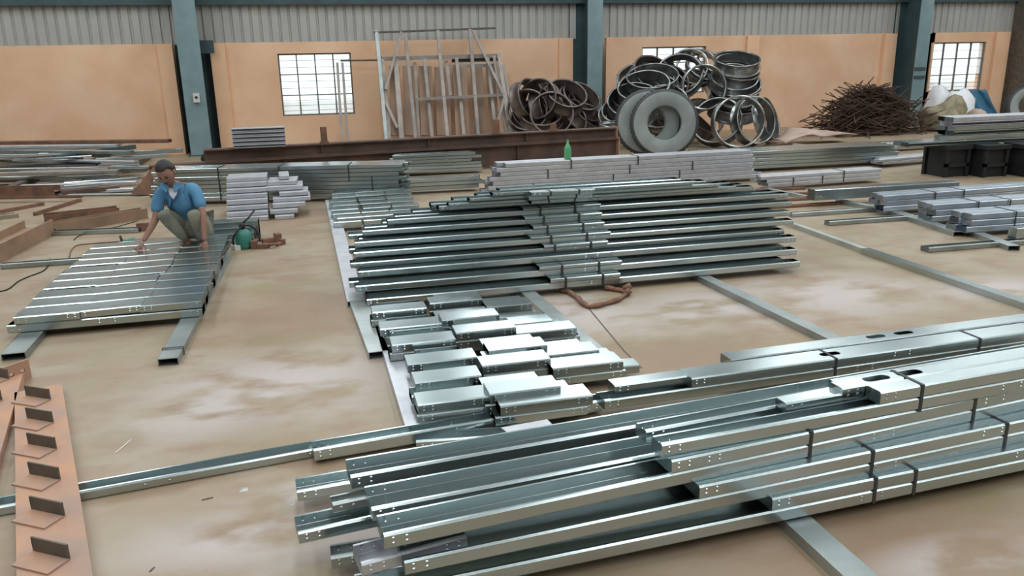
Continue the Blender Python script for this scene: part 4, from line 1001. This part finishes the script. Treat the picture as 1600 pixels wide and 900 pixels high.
# join hands, feet and head into the body mesh
def hand(w, dirv, side, curl):
    w = Vector(w); d = Vector(dirv).normalized(); s_ = Vector((side, 0, 0)); s_ = (s_-d*s_.dot(d)).normalized(); n_ = d.cross(s_)
    if n_.y > 0: n_ = -n_
    ms = [skin('h', [[(tuple(w), .020), (tuple(w+d*.035), (.030, .016)), (tuple(w+d*.075), (.034, .014))]], 2, [M['skin']])]
    for i, (o_, L_) in enumerate(((-.026, .062), (-.009, .072), (.009, .068), (.025, .054))):
        p0 = w+d*.06+s_*o_; p1 = w+d*(.06+L_*.42)+s_*o_*1.25; p2 = p1+(d*math.cos(curl)-n_*math.sin(curl)*-1)*L_*.35; p3 = p2+(d*math.cos(curl*1.7)+n_*math.sin(curl*1.7))*L_*.3
        ms.append(skin('f', [[(tuple(p0), .0085), (tuple(p1), .0085), (tuple(p2), .0078), (tuple(p3), .0065)]], 1, [M['skin']]))
    p0 = w+d*.02-s_*.022; p1 = p0-s_*.028+d*.022; p2 = p1-s_*.008+d*.03
    ms.append(skin('t', [[(tuple(p0), .011), (tuple(p1), .010), (tuple(p2), .008)]], 1, [M['skin']]))
    return ms
def merge_into(obj, meshes):
    bm = bmesh.new(); bm.from_mesh(obj.data)
    for m in meshes: bm.from_mesh(m)
    nm = bpy.data.meshes.new(obj.name); bm.to_mesh(nm); bm.free()
    nm.materials.append(M['skin']); 
    for p in nm.polygons: p.use_smooth = True; p.material_index = 0
    obj.data = nm
head_c = Vector((-.105, -.12, .775))
HR = Matrix.Rotation(math.radians(-8), 3, 'Y') @ Matrix.Rotation(math.radians(-18), 3, 'Z') @ Matrix.Rotation(math.radians(32), 3, 'X')
def head_mesh():
    bm = bmesh.new(); bmesh.ops.create_uvsphere(bm, u_segments=28, v_segments=22, radius=1)
    for v in bm.verts:
        x, y, z = v.co
        sx = .073*(1-.26*max(0, -z)**1.5); sy = .092*(1-.10*max(0, -z)); sz = .108
        X, Y, Z = x*sx, y*sy, z*sz
        if y < -.4:
            nose = math.exp(-((x/.16)**2))*math.exp(-(((z+.12)/.2)**2)); Y -= .022*nose
            brow = math.exp(-((z-.18)/.10)**2); Y -= .005*brow
            for ex in (-.42, .42): Y += .011*math.exp(-(((x-ex)/.17)**2+((z-.02)/.12)**2))
            lips = math.exp(-((x/.28)**2))*math.exp(-(((z+.48)/.07)**2)); Y -= .007*lips
            Y += .006*math.exp(-((x/.3)**2))*math.exp(-(((z+.40)/.03)**2))
            Y -= .008*math.exp(-((x/.3)**2))*math.exp(-(((z+.82)/.14)**2))
        v.co = HR @ Vector((X, Y, Z))+head_c
    me = bpy.data.meshes.new('head'); bm.to_mesh(me); bm.free(); return me
def ell(c, r, seg=12, R=HR, off=head_c):
    bm = bmesh.new(); bmesh.ops.create_uvsphere(bm, u_segments=seg, v_segments=seg//2+2, radius=1)
    for v in bm.verts: v.co = R @ Vector((c[0]+v.co.x*r[0], c[1]+v.co.y*r[1], c[2]+v.co.z*r[2]))+off
    me = bpy.data.meshes.new('e'); bm.to_mesh(me); bm.free(); return me
ears = [ell((s_*.074, .008, -.005), (.010, .020, .030)) for s_ in (-1, 1)]
foot = []
for an, to in ((anL, toL), (anR, toR)):
    foot.append(skin('ankle', [[(an, .032), (mid(an, to, .5), (.034, .026)), (to, (.036, .018))]], 2, [M['skin']]))
merge_into(bo, hand(wrL, (.0, -.25, -1), 1, .5)+hand(wrR, (-.45, -.45, -.7), -1, .9)+[head_mesh()]+ears+foot)
def add_mesh(name, me, m, parent):
    me.materials.clear(); me.materials.append(m)
    for p in me.polygons: p.use_smooth = True; p.material_index = 0
    return link(name, me, parent)
for s_ in (-1, 1):
    add_mesh('eye', ell((s_*.030, -.083, .004), (.012, .006, .005)), M['eye'], bo)
    add_mesh('eyebrow', ell((s_*.031, -.090, .024), (.018, .004, .004)), M['hair'], bo)
add_mesh('moustache', ell((0, -.096, -.040), (.024, .005, .005)), M['hair'], bo)
# hair: cap over the skull
bm = bmesh.new(); bmesh.ops.create_uvsphere(bm, u_segments=28, v_segments=20, radius=1)
rnd = random.Random(4)
for v in bm.verts:
    x, y, z = v.co; k_ = 1+rnd.uniform(-.015, .035)
    v.co = Vector((x*.083*k_, y*.100*k_+.010, z*.112*k_+.012))
dl = [v for v in bm.verts if (v.co.z < .072 and v.co.y < -.03) or v.co.z < -.045 or (v.co.z < .02 and v.co.y < .02 and abs(v.co.x) < .2)]
bmesh.ops.delete(bm, geom=dl, context='VERTS')
for v in bm.verts: v.co = HR @ v.co+head_c
man.scale = (1, 1, 1)
hm = bpy.data.meshes.new('hair'); bm.to_mesh(hm); bm.free(); ho = add_mesh('hair', hm, M['hair'], bo)
md = ho.modifiers.new('s', 'SOLIDIFY'); md.thickness = .012
# shirt
sh = skin('shirt', [
    [((.03, .19, .27), (.128, .12)), (wst, (.125, .122)), (mid(wst, chs, .55), .142), (chs, .148), (mid(chs, nk, .55), .11), (nk, .068)],
    [(chs, .148), (mid(chs, shL, .55), .105), (shL, .078), (mid(shL, elL, .45), .060), (mid(shL, elL, .80), .062)],
    [(chs, .148), (mid(chs, shR, .55), .105), (shR, .078), (mid(shR, elR, .45), .060), (mid(shR, elR, .80), .062)]], 2, [M['shirt']])
so = link('shirt', sh, man)
b = MB()
for s_ in (-1, 1):
    p0 = Vector((-.085, -.10, .655)); b.add([p0+Vector((s_*.015, 0, .0)), p0+Vector((s_*.085, .03, .025)), p0+Vector((s_*.095, .0, -.02)), p0+Vector((s_*.035, -.045, -.055))], [(0, 1, 2, 3)], M['shirt'])
o = b.build('collar', so); md = o.modifiers.new('s', 'SOLIDIFY'); md.thickness = .008
b = MB(); p0 = Vector((-.07, -.125, .59)); b.add([p0+Vector((-.045, .03, .045)), p0+Vector((.045, .03, .045)), p0+Vector((.03, -.02, -.01)), p0+Vector((.0, -.035, -.05)), p0+Vector((-.03, -.02, -.01))], [(0, 1, 2, 3, 4)], M['vest'])
o = b.build('undershirt', so); md = o.modifiers.new('s', 'SOLIDIFY'); md.thickness = .01
tr = skin('trousers', [
    [(pel, .13), (hipL, .10), (mid(hipL, knL), .084), (knL, .066), (mid(knL, anL, .35), .062), (mid(anL, knL, .12), .048)],
    [(pel, .13), (hipR, .10), (mid(hipR, knR), .084), (knR, .068), (mid(knR, anR, .35), .064), (mid(anR, knR, .12), .048)]], 2, [M['trouser']])
link('trousers', tr, man)
for (an, to) in ((anL, toL), (anR, toR)):
    b = MB(); a, c = Vector(an), Vector(to); b.bar(Vector((a.x, a.y+.03, .008)), Vector((c.x, c.y-.03, .008)), .085, .016, M['black']); b.tube([(c.x-.038, c.y+.05, .02), (c.x, c.y+.04, .062), (c.x+.038, c.y+.05, .02)], .01, M['black'], 6); b.build('sandal', man)
